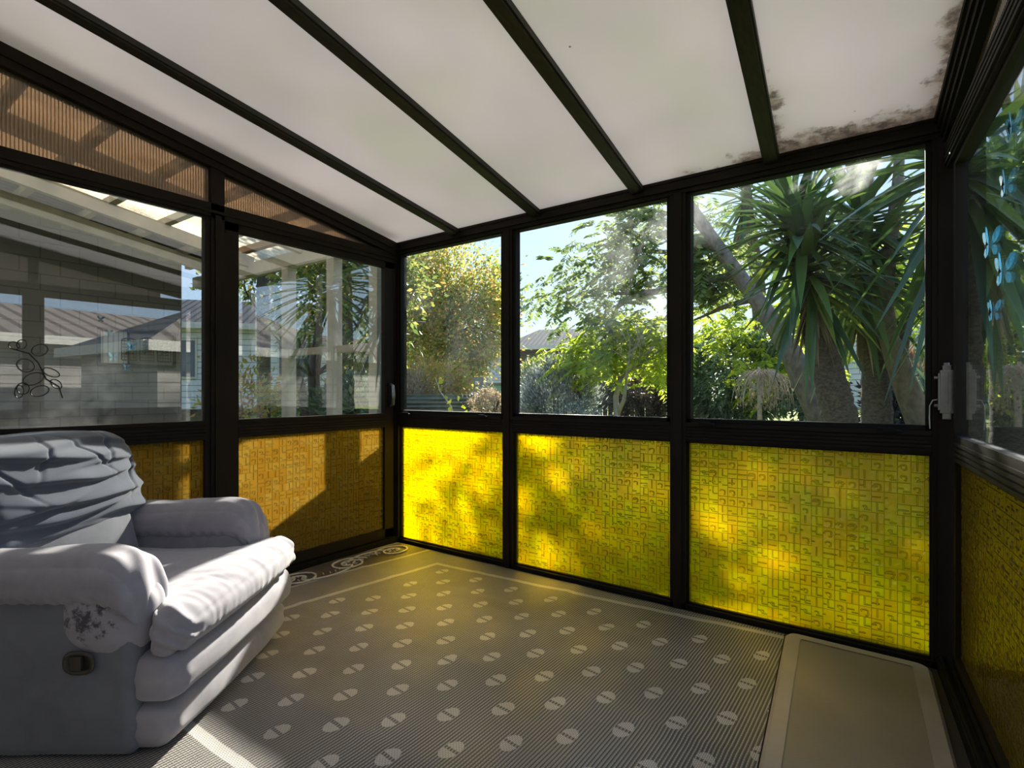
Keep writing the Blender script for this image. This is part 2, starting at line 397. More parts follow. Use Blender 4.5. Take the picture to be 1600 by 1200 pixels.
# ================================================================== the sunroom
SL = .165                                    # roof slope, rising away from the outer beam
zc = lambda y: 2.27 - SL * y                 # underside of the roof panels
YB = -4.0                                    # rear wall of the room
RD = Vector((.0863, -.9963, 0)); RB = Vector((3.33, 0, 0)); RN = Vector((.9963, .0863, 0))   # right hand wall line
def RP(s, z, n=0.0): p = RB + RD * s + RN * n; return Vector((p.x, p.y, z))
nT = [0]
def trim(mb, mat, label, cat='frame', bevel=.0, parent=None):
    nT[0] += 1
    return tag(mb.build('trim_%d' % nT[0], mat, None, bevel=bevel), label, cat, None, 'structure')

tag(MB().box((-.12, YB - .1, -.10), (3.80, .10, 0)).build('floor', M['floor']), 'dark floor under the woven rug', 'floor', kind='structure')
m = MB()
y0, y1 = .14, YB - .1
xr = lambda y: 3.44 - .0866 * y
m.hexa([(-.1, y1, zc(y1)), (xr(y1), y1, zc(y1)), (xr(y0), y0, zc(y0)), (-.1, y0, zc(y0))],
       [(-.1, y1, zc(y1) + .04), (xr(y1), y1, zc(y1) + .04), (xr(y0), y0, zc(y0) + .04), (-.1, y0, zc(y0) + .04)])
tag(m.build('ceiling', M['ceiling']), 'off white sloping roof panels with flaking stains near the right corner', 'ceiling', kind='structure')
m = MB()
for i in range(20):
    z = i * .15; m.hexa([(-.1, YB - .09, z), (3.75, YB - .09, z), (3.75, YB, z), (-.1, YB, z)], [(-.1, YB - .09, z + .15), (3.75, YB - .09, z + .15), (3.75, YB - .02, z + .15), (-.1, YB - .02, z + .15)])
tag(m.build('wall_rear', M['rear']), 'pale weatherboard house wall behind the camera', 'wall', kind='structure')

# --- roof battens (rafters) with a shallow second lip
for (xa, xb, lab) in ((.629, .52, 'first dark rafter from the left wall, across the ceiling'), (1.302, 1.46, 'second dark rafter from the left wall, across the ceiling'),
                      (1.973, 2.18, 'third dark rafter from the left wall, across the ceiling'), (2.654, 2.99, 'dark rafter nearest the right wall, with peeling ceiling beside it')):
    m = MB(); a = Vector((xa, -.01, zc(-.01) - .012)); b = Vector((xb, YB, zc(YB) - .012))
    m.bar(a, b, .072, .028); m.bar(a + Vector((0, 0, -.018)), b + Vector((0, 0, -.018)), .056, .012)
    trim(m, M['rafter'], lab, 'rafter', .002)

# --- end wall (y = 0): beam, posts, sill plate, rail
m = MB(); m.box((-.06, -.045, 2.195), (3.40, .05, 2.285)); m.box((-.06, -.055, 2.215), (3.40, -.045, 2.235)); m.box((-.06, -.05, 2.262), (3.40, -.045, 2.285))
trim(m, M['frame'], 'dark brown beam along the top of the garden windows', 'beam', .002)
POSTS = [(-.05, .045, 'dark corner post between sliding door and garden windows'), (1.040, 1.118, 'dark mullion between the two left garden windows'),
         (2.160, 2.244, 'dark mullion between middle and right garden windows'), (3.268, 3.375, 'dark corner post at the right end of the garden windows')]
for a, b, lab in POSTS:
    m = MB(); m.box((a, -.04, 0), (b, .05, 2.20)); m.box((a + .02, -.048, 0), (b - .02, -.04, 2.20))
    trim(m, M['frame'], lab, 'post', .002)
BAYS = [(.045, 1.040), (1.118, 2.160), (2.244, 3.268)]
BL = ['left', 'middle', 'right']
LBL_UP = ['clear window showing the autumn tree and sky', 'clear smudged window showing the grey leaved bush', 'clear window showing the spiky yucca palms']
LBL_LO = ['yellow embossed glass panel nearest the sliding door', 'yellow embossed glass panel between the two mullions', 'yellow embossed glass panel above the vinyl mat']
m = MB(); m.box((.0, -.04, 0), (3.33, .05, .028)); trim(m, M['frame_black'], 'dark sill plate along the floor under the yellow panels', 'sill', .002)
def grooves(m, a, b, z0, z1, y, n):
    st = (z1 - z0) / n
    for i in range(n): m.box((a, y - .006, z0 + i * st + st * .18), (b, y, z0 + i * st + st * .82))
nW = [0]
def window(label, kind='window'):
    nW[0] += 1
    return thing('window_%d' % nW[0], label, 'window', kind='structure')
def latch(parent, x, z, y=-.05):
    m = MB(); m.box((x - .03, y - .012, z), (x + .03, y, z + .02)); m.box((x - .005, y - .02, z + .004), (x + .055, y - .012, z + .014))
    m.tube([(x + .045, y - .02, z + .009), (x + .06, y - .03, z + .006)], .005, 6)
    m.build('latch', M['frame_black'], parent)
for i, (a, b) in enumerate(BAYS):
    m = MB(); m.box((a, -.035, .885), (b, .045, .985)); grooves(m, a, b, .893, .962, -.035, 4); m.box((a, -.045, .965), (b, -.03, .985))
    trim(m, M['frame'], 'fluted dark rail under the %s garden window' % BL[i], 'rail', .001)
    w = window(LBL_UP[i]); t = .022 if i else .020
    zb, zt = .985, 2.197
    m = MB(); m.box((a, -.03, zb), (a + t, .02, zt)); m.box((b - t, -.03, zb), (b, .02, zt)); m.box((a, -.03, zb), (b, .02, zb + t)); m.box((a, -.03, zt - .01), (b, .02, zt))
    m.build('window_frame', M['frame_black'], w, bevel=.002)
    p = MB().box((a + t - .004, -.004, zb + t - .004), (b - t + .004, .001, zt - .008)).build('pane', M['pane_' + 'abc'[i]], w, uvfn=lambda v: (v.x, v.z))
    if i != 1:
        latch(w, a + .10, .972); latch(w, b - .16, .972)
    w = window(LBL_LO[i])
    m = MB(); m.box((a, -.02, .028), (a + .008, .02, .885)); m.box((b - .008, -.02, .028), (b, .02, .885)); m.box((a, -.02, .028), (b, .02, .036)); m.box((a, -.02, .877), (b, .02, .885))
    m.build('window_frame', M['frame_black'], w)
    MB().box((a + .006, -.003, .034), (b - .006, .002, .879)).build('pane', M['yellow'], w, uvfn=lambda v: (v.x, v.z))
for x in (.55, 1.6, 2.75):
    pass

# --- left wall (x = 0): sliding door by the corner, fixed sheet beside it, ribbed wedge above
def wallbox(m, t0, t1, z0, z1, x0=-.04, x1=.02): return m.box((x0, -t1, z0), (x1, -t0, z1))
m = MB(); wallbox(m, .04, 1.41, 2.122, 2.205, -.05, .03); wallbox(m, 1.41, 3.9, 2.13, 2.205, -.05, .03); wallbox(m, .04, 3.9, 2.15, 2.165, .03, .036)
trim(m, M['frame'], 'dark header over the sliding door and porch window', 'beam', .002)
m = MB()
for (n0, n1, d) in ((-.05, .035, .095), (.035, .045, .055)):
    m.hexa([(n0, YB, zc(YB) - d), (n1, YB, zc(YB) - d), (n1, 0, zc(0) - d), (n0, 0, zc(0) - d)], [(n0, YB, zc(YB)), (n1, YB, zc(YB)), (n1, 0, zc(0)), (n0, 0, zc(0))])
trim(m, M['frame'], 'sloping dark edge beam where the ceiling meets the porch side', 'beam', .002)
m = MB(); wallbox(m, 1.335, 1.41, .02, 2.55, -.05, .03); wallbox(m, 1.355, 1.39, .02, 2.14, .03, .038)
trim(m, M['frame'], 'dark post between the sliding door and the porch window', 'post', .002)
m = MB(); wallbox(m, 2.80, 2.88, .02, 2.78, -.05, .03); trim(m, M['frame'], 'dark post behind the recliner at the far end of the porch window', 'post', .002)
m = MB(); wallbox(m, .04, 3.9, 0, .04, -.06, .045); wallbox(m, .04, 3.9, .04, .055, .0, .012)
trim(m, M['frame_black'], 'dark sliding door track on the floor by the porch', 'track', .002)

def glazed_leaf(root, t0, t1, st, zt, wide=.0, name='x'):
    """a leaf of the sliding door: stiles, rails, clear pane above, embossed pane below"""
    m = MB(); wallbox(m, t0, t0 + st, .05, zt, -.02, .022); wallbox(m, t1 - st, t1, .05, zt, -.02, .022)
    wallbox(m, t0, t1, .05, .115, -.02, .022); wallbox(m, t0, t1, zt - .05, zt, -.02, .022)
    m.build('door_frame', M['frame'], root, bevel=.002)
    m = MB(); wallbox(m, t0 + st, t1 - st, .878, .985, -.02, .02)
    for k in range(4): wallbox(m, t0 + st, t1 - st, .886 + k * .018, .897 + k * .018, .02, .026)
    wallbox(m, t0 + st, t1 - st, .968, .985, .02, .03)
    m.build('mid_rail', M['frame'], root)
    m = MB(); wallbox(m, t0 + st - .005, t1 - st + .005, .98, zt - .045, -.002, .003); m.build('clear_pane', M['pane_side'], root, uvfn=lambda v: (v.y, v.z))
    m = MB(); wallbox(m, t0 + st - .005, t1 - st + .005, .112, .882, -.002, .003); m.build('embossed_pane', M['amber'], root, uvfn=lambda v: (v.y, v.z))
d = thing('door_1', 'sliding glass door leaf beside the corner, open view to the porch posts', 'door', kind='structure')
glazed_leaf(d, .065, 1.335, .085, 2.125)
m = MB(); wallbox(m, .085, .128, 1.03, 1.21, .022, .036); h = m.build('handle_plate', M['frame_black'], d, bevel=.004)
m = MB(); m.tube([(.036, -.105, 1.04), (.062, -.105, 1.05), (.068, -.105, 1.12), (.062, -.105, 1.19), (.036, -.105, 1.20)], [.010, .012, .013, .012, .010], 10)
tag(m.build('handle', M['metal'], d, smooth=True), 'worn grey metal handle')
d = thing('door_2', 'fixed glazed leaf behind the recliner, reflecting the house opposite', 'door', kind='structure')
glazed_leaf(d, 1.41, 2.80, .03, 2.176)
d = thing('door_3', 'glazed leaf beyond the recliner at the rear of the porch side', 'door', kind='structure')
glazed_leaf(d, 2.88, 3.9, .04, 2.135)
for (t0, t1, lab) in ((.18, 1.335, 'narrow bronze ribbed wedge over the sliding door'), (1.41, 2.80, 'large bronze ribbed wedge over the porch window'), (2.88, 3.9, 'bronze ribbed panel above the rear leaf')):
    w = window(lab); m = MB()
    q = lambda t, d: (zc(-t) - d)
    m.hexa([(-.006, -t1, 2.20), (.0, -t1, 2.20), (.0, -t0, 2.20), (-.006, -t0, 2.20)], [(-.006, -t1, q(t1, .09)), (.0, -t1, q(t1, .09)), (.0, -t0, q(t0, .09)), (-.006, -t0, q(t0, .09))])
    m.build('ribbed_sheet', M['ribbed'], w)

# --- right wall: a second set of sliding doors, seen at a grazing angle
def rbox(m, s0, s1, z0, z1, n0, n1):
    return m.hexa([RP(s0, z0, n0), RP(s1, z0, n0), RP(s1, z0, n1), RP(s0, z0, n1)], [RP(s0, z1, n0), RP(s1, z1, n0), RP(s1, z1, n1), RP(s0, z1, n1)])
RE = 4.05
m = MB(); rbox(m, .05, RE, 2.06, 2.16, -.02, .05)
for k in range(4): rbox(m, .05, RE, 2.07 + k * .022, 2.083 + k * .022, -.028, -.02)
trim(m, M['frame'], 'fluted dark header over the right sliding door', 'beam', .001)
m = MB()
for (n0, n1, d) in ((-.03, .06, .11), (-.04, -.03, .085), (-.05, -.04, .055), (-.06, -.05, .025)):
    s0, s1 = 0.0, RE
    za, zb = zc(RP(s0, 0).y), zc(RP(s1, 0).y)
    m.hexa([RP(s0, za - d, n0), RP(s1, zb - d, n0), RP(s1, zb - d, n1), RP(s0, za - d, n1)], [RP(s0, za, n0), RP(s1, zb, n0), RP(s1, zb, n1), RP(s0, za, n1)])
trim(m, M['frame_black'], 'stepped dark edge beam where the ceiling meets the right wall', 'beam', .001)
m = MB(); rbox(m, .05, RE, 0, .05, -.05, .05); rbox(m, .05, RE, .05, .07, -.02, -.008); rbox(m, .05, RE, .05, .062, -.045, -.035)
trim(m, M['frame_black'], 'dark sliding door track beside the vinyl mat', 'track', .002)
for s0, lab in ((1.36, 'dark post between the right door leaf and the next one'), (2.75, 'dark post at the rear of the right wall')):
    m = MB(); rbox(m, s0, s0 + .07, .02, 2.70 if s0 > 2 else 2.45, -.02, .05); trim(m, M['frame'], lab, 'post', .002)
def right_leaf(root, s0, s1, st, hook=False):
    m = MB(); zt = 2.06
    rbox(m, s0, s0 + st, .06, zt, -.005, .035); rbox(m, s1 - st, s1, .06, zt, -.005, .035); rbox(m, s0, s1, .06, .105, -.005, .035); rbox(m, s0, s1, zt - .02, zt, -.005, .035)
    m.build('door_frame', M['frame'], root, bevel=.002)
    m = MB(); rbox(m, s0 + st, s1 - st, .872, .975, -.005, .035)
    for k in range(4): rbox(m, s0 + st, s1 - st, .880 + k * .019, .891 + k * .019, -.011, -.005)
    m.build('mid_rail', M['frame'], root)
    m = MB(); rbox(m, s0 + st - .004, s1 - st + .004, .972, zt - .016, .012, .016); m.build('clear_pane', M['pane_right'], root, uvfn=lambda v: (v.y, v.z))
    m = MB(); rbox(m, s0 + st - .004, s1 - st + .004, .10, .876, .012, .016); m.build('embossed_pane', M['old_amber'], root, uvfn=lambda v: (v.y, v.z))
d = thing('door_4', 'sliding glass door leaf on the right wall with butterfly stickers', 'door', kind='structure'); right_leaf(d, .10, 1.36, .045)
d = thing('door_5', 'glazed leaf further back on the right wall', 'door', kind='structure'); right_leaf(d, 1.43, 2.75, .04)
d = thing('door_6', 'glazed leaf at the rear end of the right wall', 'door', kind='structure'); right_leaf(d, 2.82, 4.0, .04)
for (s0, s1) in ((.35, 1.36), (1.43, 2.75), (2.82, 4.0)):
    w = window('bronze ribbed panel over the right wall, from %.1f metres' % s0 if False else {.35: 'ribbed wedge over the butterfly door', 1.43: 'ribbed wedge over the next right leaf', 2.82: 'ribbed wedge at the rear of the right wall'}[s0])
    m = MB(); za, zb = zc(RP(s0, 0).y) - .10, zc(RP(s1, 0).y) - .10
    m.hexa([RP(s0, 2.16, .0), RP(s1, 2.16, .0), RP(s1, 2.16, .006), RP(s0, 2.16, .006)], [RP(s0, za, 0), RP(s1, zb, 0), RP(s1, zb, .006), RP(s0, za, .006)])
    m.build('ribbed_sheet', M['ribbed'], w)

# --- door catch with its loose wire, on the right corner post
k = thing('door_catch', 'grey metal door catch with a thin wire on the right corner post', 'latch', (3.315, -.055, 1.06))
m = MB(); m.box((-.022, -.022, 0), (.022, .010, .175)); m.box((-.028, -.018, .012), (-.022, .006, .163)); m.box((.004, -.030, .008), (.018, -.022, .167))
m.build('catch_body', M['metal'], k, bevel=.003)
m = MB(); m.box((-.014, -.015, .175), (.014, .008, .195)); m.tube([(0, -.004, .195), (0, -.004, .205)], .010, 10); m.build('top_hook', M['metal'], k, bevel=.002)
m = MB(); m.box((-.014, -.015, -.025), (.014, .008, 0)); m.build('bottom_hook', M['metal'], k, bevel=.002)
m = MB()
for z in (.03, .145): MB().tube([(-.04, -.006, z), (-.02, -.006, z)], .006, 8).build('screw_lug', M['metal'], k)
m = MB(); m.tube([(-.03, -.008, .055), (-.045, -.008, .052), (-.055, -.008, .03), (-.056, -.006, -.02), (-.054, -.006, -.065)], .0022, 6); tag(m.build('wire', M['white_plastic'], k), 'thin white wire')

# --- butterfly stickers on the right hand glass
def wing_poly(s, up):
    if up: pts = [(0, .0), (.012, .030), (.034, .055), (.052, .058), (.055, .045), (.046, .022), (.030, .006), (.012, .0)]
    else: pts = [(0, 0), (.016, -.003), (.034, -.012), (.040, -.028), (.030, -.044), (.018, -.040), (.006, -.020)]
    return [(s * a, b) for a, b in pts]
def mat_wing():
    t = NT('iridescent_blue_wing'); c = t.coord(); k = t.noise(c, 60, 4, .6); v = t.n('ShaderNodeTexVoronoi'); t.put(v.inputs['Vector'], c); v.inputs['Scale'].default_value = 90
    col = t.ramp(k, [(.3, (.05, .35, .55)), (.6, (.20, .62, .80)), (.8, (.7, .88, .95))])
    col = t.mix(t.math('LESS_THAN', v.outputs['Distance'], .18), col, (.02, .05, .09))
    return t.done(t.mixs(.5, t.bsdf(col, .35), t.sh('Translucent', col)))
M['wing'] = mat_wing()
BF = [(1576, 200, 'small pale butterfly sticker highest on the right hand glass', .6), (1566, 290, 'pale butterfly sticker second from the top on the right glass', .65),
      (1541, 383, 'tall pale blue butterfly sticker nearest the door stile', .85), (1561, 425, 'vivid turquoise butterfly sticker with upright wings', .85), (1546, 488, 'lowest butterfly sticker, pale blue, on the right hand glass', .6)]
for (px, py, lab, sc) in BF:
    r = (px - 800) / FPX                       # where the line of sight meets the glass of the right wall
    q = RB + RN * .004 - CAM; a = q.dot(RT); b = q.dot(FW); ka = RD.dot(RT); kb = RD.dot(FW)
    s = (r * b - a) / (ka - r * kb); D = b + kb * s; z = CAM.z + (HZ - py) / FPX * D
    th = thing('butterfly_sticker', lab, 'sticker', RP(s, z, .0095), math.atan2(RD.y, RD.x), 'butterfly stickers on the right glass')
    for up in (True, False):
        for sg in (1, -1):
            m = MB(); ang = (.35 if sg > 0 else .15)
            m.prism([(x * math.cos(ang) * sc * sg * sg, -abs(x) * math.sin(ang) * sc, y * sc) for x, y in wing_poly(sg, up)], (0, .0012, 0))
            m.build('wing', M['wing'], th)
    m = MB(); m.tube([(0, -.003, -.03 * sc), (0, -.005, 0), (0, -.003, .03 * sc)], [.001, .004, .002], 6); m.build('body', M['black_plastic'], th)

# --- flower outline sticker on the porch window (line drawing of an orchid stem)
def onleft(px, py):
    r = (px - 800) / FPX; q = Vector((0.006, 0, 0)) - CAM; a, b = q.dot(RT), q.dot(FW)
    t = (r * b - a) / ((RT.y * -1) - r * (FW.y * -1)); D = b - FW.y * t
    return Vector((.006, -t, CAM.z + (HZ - py) / FPX * D))
fl = thing('orchid_sticker', 'black outline sticker of an orchid stem low on the porch window', 'sticker', (0, 0, 0))
def petal(px, py, w, h, rot, n=14):
    return [onleft(px + (w * math.cos(a) * math.cos(rot) - h * math.sin(a) * math.sin(rot)), py + (w * math.cos(a) * math.sin(rot) + h * math.sin(a) * math.cos(rot))) for a in [2 * PI * k / n for k in range(n + 1)]]
petals = [(62, 547, 13, 9, -.2), (40, 571, 14, 10, .3), (36, 607, 10, 9, .0), (52, 592, 17, 9, -.3), (80, 582, 14, 6, .35), (30, 612, 7, 10, .2), (62, 611, 15, 8, -.25), (22, 540, 9, 6, .2), (34, 538, 8, 7, -.6), (88, 600, 10, 6, .6)]
for (px, py, w, h, rot) in petals:
    MB().tube(petal(px, py, w, h, rot), .0022, 5, cap=False).build('petal_outline', M['black_plastic'], fl)
m = MB(); m.tube([onleft(*p) for p in ((20, 545), (45, 552), (60, 567), (72, 592), (92, 604), (98, 622))], .003, 5); m.build('stem_outline', M['black_plastic'], fl)

# ================================================================== rug and mat
rug = thing('woven_rug', 'grey woven plastic rug with pale bean shapes and scroll border', 'rug')
nx, ny = 60, 60; V = []; F = []
for j in range(ny + 1):
    for i in range(nx + 1):
        y = -.065 - (2.75 - .065) * j / ny; x = .055 + (2.719 - .055 - .0906 * (y + .065)) * i / nx
        z = .006 + .005 * max(0, noise.noise(Vector((x * 2.2, y * 2.2, 3)))) + .004 * max(0, noise.noise(Vector((x * 6, y * 1.5, 8))))
        # old fold creases in the sheet
        for cx in (-.62, -1.22, -1.80): z += .005 * math.exp(-((y - cx - .05 * x) / .016) ** 2)
        for cx in (.98, 1.62, 2.25): z += .004 * math.exp(-((x - cx) / .018) ** 2)
        V.append((x, y, z))
for j in range(ny):
    for i in range(nx):
        a = j * (nx + 1) + i; F.append((a, a + nx + 1, a + nx + 2, a + 1))
me = bpy.data.meshes.new('rug_sheet'); me.from_pydata(V, [], F); me.materials.append(M['rug']); me.shade_smooth()
new('rug_sheet', me, rug)
def ribbon(m, pts, w):
    pts = [Vector((p[0], p[1], .0)) for p in pts]
    vs, fs = [], []
    for i, p in enumerate(pts):
        d = (pts[min(i + 1, len(pts) - 1)] - pts[max(i - 1, 0)]); d.normalize(); n = Vector((-d.y, d.x, 0)); ww = w * (1 if 0 < i < len(pts) - 1 else .4)
        z = .0165
        for sgn, zz in ((-1, z - .006), (-1, z), (1, z), (1, z - .006)):
            q = p + n * ww * sgn * .5; vs.append((q.x, q.y, zz))
    for i in range(len(pts) - 1):
        a = i * 4; fs += [(a + k, a + k + 1, a + k + 5, a + k + 4) for k in range(3)]
    m.add(vs, fs)
def spiral(cx, cy, r0, r1, a0, a1, n=26): return [(cx + (r0 + (r1 - r0) * k / n) * math.cos(a0 + (a1 - a0) * k / n), cy + (r0 + (r1 - r0) * k / n) * 1.25 * math.sin(a0 + (a1 - a0) * k / n)) for k in range(n + 1)]
m = MB()
for k in range(6):
    cy = -.24 - .37 * k; sx = .218 - .02 * k * .45; s = 1 if k % 2 else -1
    ribbon(m, spiral(sx, cy, .115, .03, PI / 2 * s, PI / 2 * s + s * 3.4 * PI), .012)
    ribbon(m, [(sx + .10 * s * math.cos(q) * 1.0, cy - .185 + .19 * math.sin(q)) for q in np.linspace(-1.3, 1.3, 14)], .011)
    for a in range(6):
        q = a * PI / 3 + .3; ribbon(m, [(sx + .02 * math.cos(q), cy + .02 * math.sin(q)), (sx + .045 * math.cos(q + .4), cy + .05 * math.sin(q + .4))], .012)
    for a in range(5):
        yy = cy - .10 - .04 * a; xx = sx + s * (.02 + .02 * math.sin(a)); ribbon(m, [(xx, yy), (xx + s * .035, yy - .018)], .012)
tag(m.build('scroll_border', M['scroll'], rug, fix=False), 'pale scrolling vine border by the sliding door')

vm = thing('vinyl_mat', 'beige vinyl floor mat with smooth rim in the right corner', 'mat')
A, B, C_, D_ = Vector((2.725, -.065, 0)), Vector((3.262, -.075, 0)), Vector((3.36, -1.62, 0)), Vector((2.87, -1.66, 0))
def quad(u, v): return (A * (1 - u) + B * u) * (1 - v) + (D_ * (1 - u) + C_ * u) * v
m = MB(); ring = []; R = .06
def rounded(inset, rr, n=5):
    L, H = .53, 1.57; pts = []
    for (cx, cy, a0) in ((L - inset - rr, H - inset - rr, 0), (inset + rr, H - inset - rr, PI / 2), (inset + rr, inset + rr, PI), (L - inset - rr, inset + rr, 1.5 * PI)):
        for k in range(n + 1):
            a = a0 + PI / 2 * k / n; pts.append(quad((cx + rr * math.cos(a)) / L, (cy + rr * math.sin(a)) / H))
    return pts
def layer(pts, z): return [(p.x, p.y, z) for p in pts]
o1, o2, o3 = rounded(0, .05), rounded(.012, .04), rounded(.062, .012)
n = len(o1); m.v = layer(o1, .016) + layer(o2, .027) + layer(o3, .028)
m.f = [(i, (i + 1) % n, (i + 1) % n + n, i + n) for i in range(n)] + [(i + n, (i + 1) % n + n, (i + 1) % n + 2 * n, i + 2 * n) for i in range(n)]
m.v += layer(o1, .017 - .016); m.f += [(i + 3 * n, (i + 1) % n + 3 * n, (i + 1) % n, i) for i in range(n)] + [tuple(range(3 * n, 4 * n))]
m.build('mat_rim', M['mat_rim'], vm)
m = MB(); m.v = layer(o3, .0255); m.f = [tuple(range(n))]; m.build('mat_centre', M['mat_mid'], vm)
# ================================================================== recliner
# local axes: +x faces out of the chair, +y its far side, front panel plane at x = .42
CH = thing('recliner', 'lilac grey suede recliner armchair with a dark crumpled cover over its back', 'armchair', (.716, -2.009, 0), math.radians(36.5))
def soft(lo, hi, r, n=(24, 24, 16), fn=None):
    """rounded box; fn(p, nrm, u) moves each vertex, u in -1..1 on each axis"""
    lo = Vector(lo); hi = Vector(hi); c = (lo + hi) / 2; h = (hi - lo) / 2
    r = r if hasattr(r, '__len__') else (r, r, r)
    key = {}; V = []; F = []
    def vid(i, j, k):
        q = (i, j, k)
        if q not in key:
            u = Vector((2 * i / n[0] - 1, 2 * j / n[1] - 1, 2 * k / n[2] - 1))
            p = Vector([u[a] * h[a] for a in range(3)]); inner = Vector([max(-(h[a] - r[a]), min(h[a] - r[a], p[a])) for a in range(3)])
            d = Vector([(p[a] - inner[a]) / r[a] for a in range(3)])
            L = d.length
            nr = d / L if L > 0 else Vector((0, 0, 1))
            mxd = max(abs(x) for x in d)
            d2 = nr * mxd if L > 0 else d
            p = inner + Vector([d2[a] * r[a] for a in range(3)])
            p = c + p
            if fn: p = fn(p, nr, u)
            key[q] = len(V); V.append(p)
        return key[q]
    for a in range(3):
        b, d = [(1, 2), (2, 0), (0, 1)][a]
        for side in (0, n[a]):
            for i in range(n[b]):
                for j in range(n[d]):
                    def q(ii, jj):
                        t = [0, 0, 0]; t[a] = side; t[b] = ii; t[d] = jj; return vid(*t)
                    f = (q(i, j), q(i + 1, j), q(i + 1, j + 1), q(i, j + 1)); F.append(f if side else f[::-1])
    m = MB(); m.v = [tuple(v) for v in V]; m.f = F; return m
nz = lambda p, s, o=0.0: noise.noise(Vector((p.x * s + o, p.y * s + o * 1.7, p.z * s - o)))
def ridged(v): return 1 - abs(v) * 2
S = 1
def part(name, m, mat, label=None, parent=None):
    o = m.build(name, mat, parent or CH, smooth=True, fix=False)
    if label: o['label'] = label
    return o
for sg in (-1, 1):
    ya, yb = (-.475, -.315) if sg < 0 else (.315, .475)
    def f_side(p, nr, u, sg=sg):
        out = 1 if u.y * sg > 0 else 0
        if out:
            belly = .012 * (1 - u.x ** 2) * (1 - u.z ** 2); p = p + Vector((0, sg * belly, 0))
            p = p + Vector((0, -sg * .022 * math.exp(-((p.x - .20) / .05) ** 2) * max(0, (p.z - .1)), 0))
        return p + nr * (.004 * nz(p, 7, sg))
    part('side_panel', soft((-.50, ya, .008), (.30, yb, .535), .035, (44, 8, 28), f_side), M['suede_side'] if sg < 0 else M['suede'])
    def f_front(p, nr, u, sg=sg):
        p = p + nr * (.012 * (1 - u.z ** 2) + .006 * nz(p, 14, 2))
        g = math.sin(p.y * 95 + 9 * nz(p, 5)) * .004 * max(0, u.z) * max(0, u.x); return p + nr * g
    part('arm_front', soft((.06, ya - .008 * (sg < 0), .30), (.315, yb + .008 * (sg > 0), .565), (.10, .06, .10), (26, 22, 26), f_front), M['suede_worn'] if sg < 0 else M['suede'], 'rounded arm front with a scuffed black patch' if sg < 0 else None)
    def f_pad(p, nr, u, sg=sg):
        top = max(0, nr.z)
        t = max(0.0, (p.x - .16) / .19)
        drop = .105 * t ** 2.2
        p = Vector((p.x - .035 * t ** 3, p.y, p.z - drop))
        p.z += .022 * (1 - u.y ** 2) * top + .012 * math.sin(max(0, u.x + .2) * 2.2) * top
        gath = math.exp(-((p.x - .28) / .07) ** 2)
        ang = p.y * 75 + 5 * nz(p, 6, 3)
        p = p + nr * (gath * .0075 * math.sin(ang) + .0045 * nz(p, 9, 1) + .004 * ridged(nz(p, 5, 5)) * (1 - abs(u.x)))
        # pinched hem along the outside edge, little gathers
        hem = math.exp(-((u.z + .75) / .3) ** 2)
        return p + nr * hem * .004 * math.sin(p.x * 130 + 6 * nz(p, 8))
    part('arm_pad', soft((-.44, ya - .026, .478), (.35, yb + .022, .612), (.075, .062, .055), (88, 34, 20), f_pad), M['suede'])
    # inner arm wall
def f_seat(p, nr, u):
    fr = max(0.0, min(1.0, (p.x - .27) / .09)); k = .64 + .36 * (fr * fr * (3 - 2 * fr))
    p = Vector((p.x, p.y * k, p.z))
    top = max(0, nr.z); q = p.y / .47
    bul = (1 - u.y ** 2)
    p.z += .022 * top * bul * (1 - .5 * u.x ** 2) - .012 * top * math.exp(-((p.x - .02) / .25) ** 2)
    p.x += .030 * bul * max(0, nr.x) + .012 * max(0, nr.x)
    # soft pulled wrinkles over the bull-nose plus gathers at both ends
    w = .0030 * ridged(noise.noise(Vector((p.x * 5 + p.z * 3, p.y * 26, p.z * 6)))) * math.exp(-((p.x - .38) / .12) ** 2)
    w += .0040 * ridged(noise.noise(Vector((p.x * 4 + p.y * 3, p.y * 12 - p.x * 9, p.z * 2.2)))) * top * (.4 + .6 * max(0, u.x))
    e = math.exp(-((abs(q) - .93) / .10) ** 2); w += e * .007 * math.sin(p.z * 120 + p.x * 90 + 5 * nz(p, 7))
    seam = -.004 * math.exp(-((p.z - (.405 + .02 * bul)) / .006) ** 2) * max(0, nr.x)
    return p + nr * (w + seam + .003 * nz(p, 10, 4))
part('seat_cushion', soft((-.30, -.475, .305), (.435, .475, .455), (.085, .06, .068), (64, 96, 20), f_seat), M['suede'])
def f_foot(p, nr, u):
    p = p + Vector((.018 * (1 - u.y ** 2) * max(0, nr.x) + .015 * (1 - u.z ** 2) * max(0, nr.x), 0, 0))
    e = math.exp(-((abs(u.y) - .95) / .1) ** 2)
    return p + nr * (.004 * nz(p, 6, 7) + e * .003 * math.sin(p.z * 110))
part('footrest_panel', soft((.27, -.465, .155), (.418, .465, .318), (.05, .055, .055), (14, 70, 22), f_foot), M['suede'])
part('footrest_panel', soft((.24, -.455, .012), (.388, .455, .166), (.05, .055, .045), (14, 70, 20), f_foot), M['suede'])
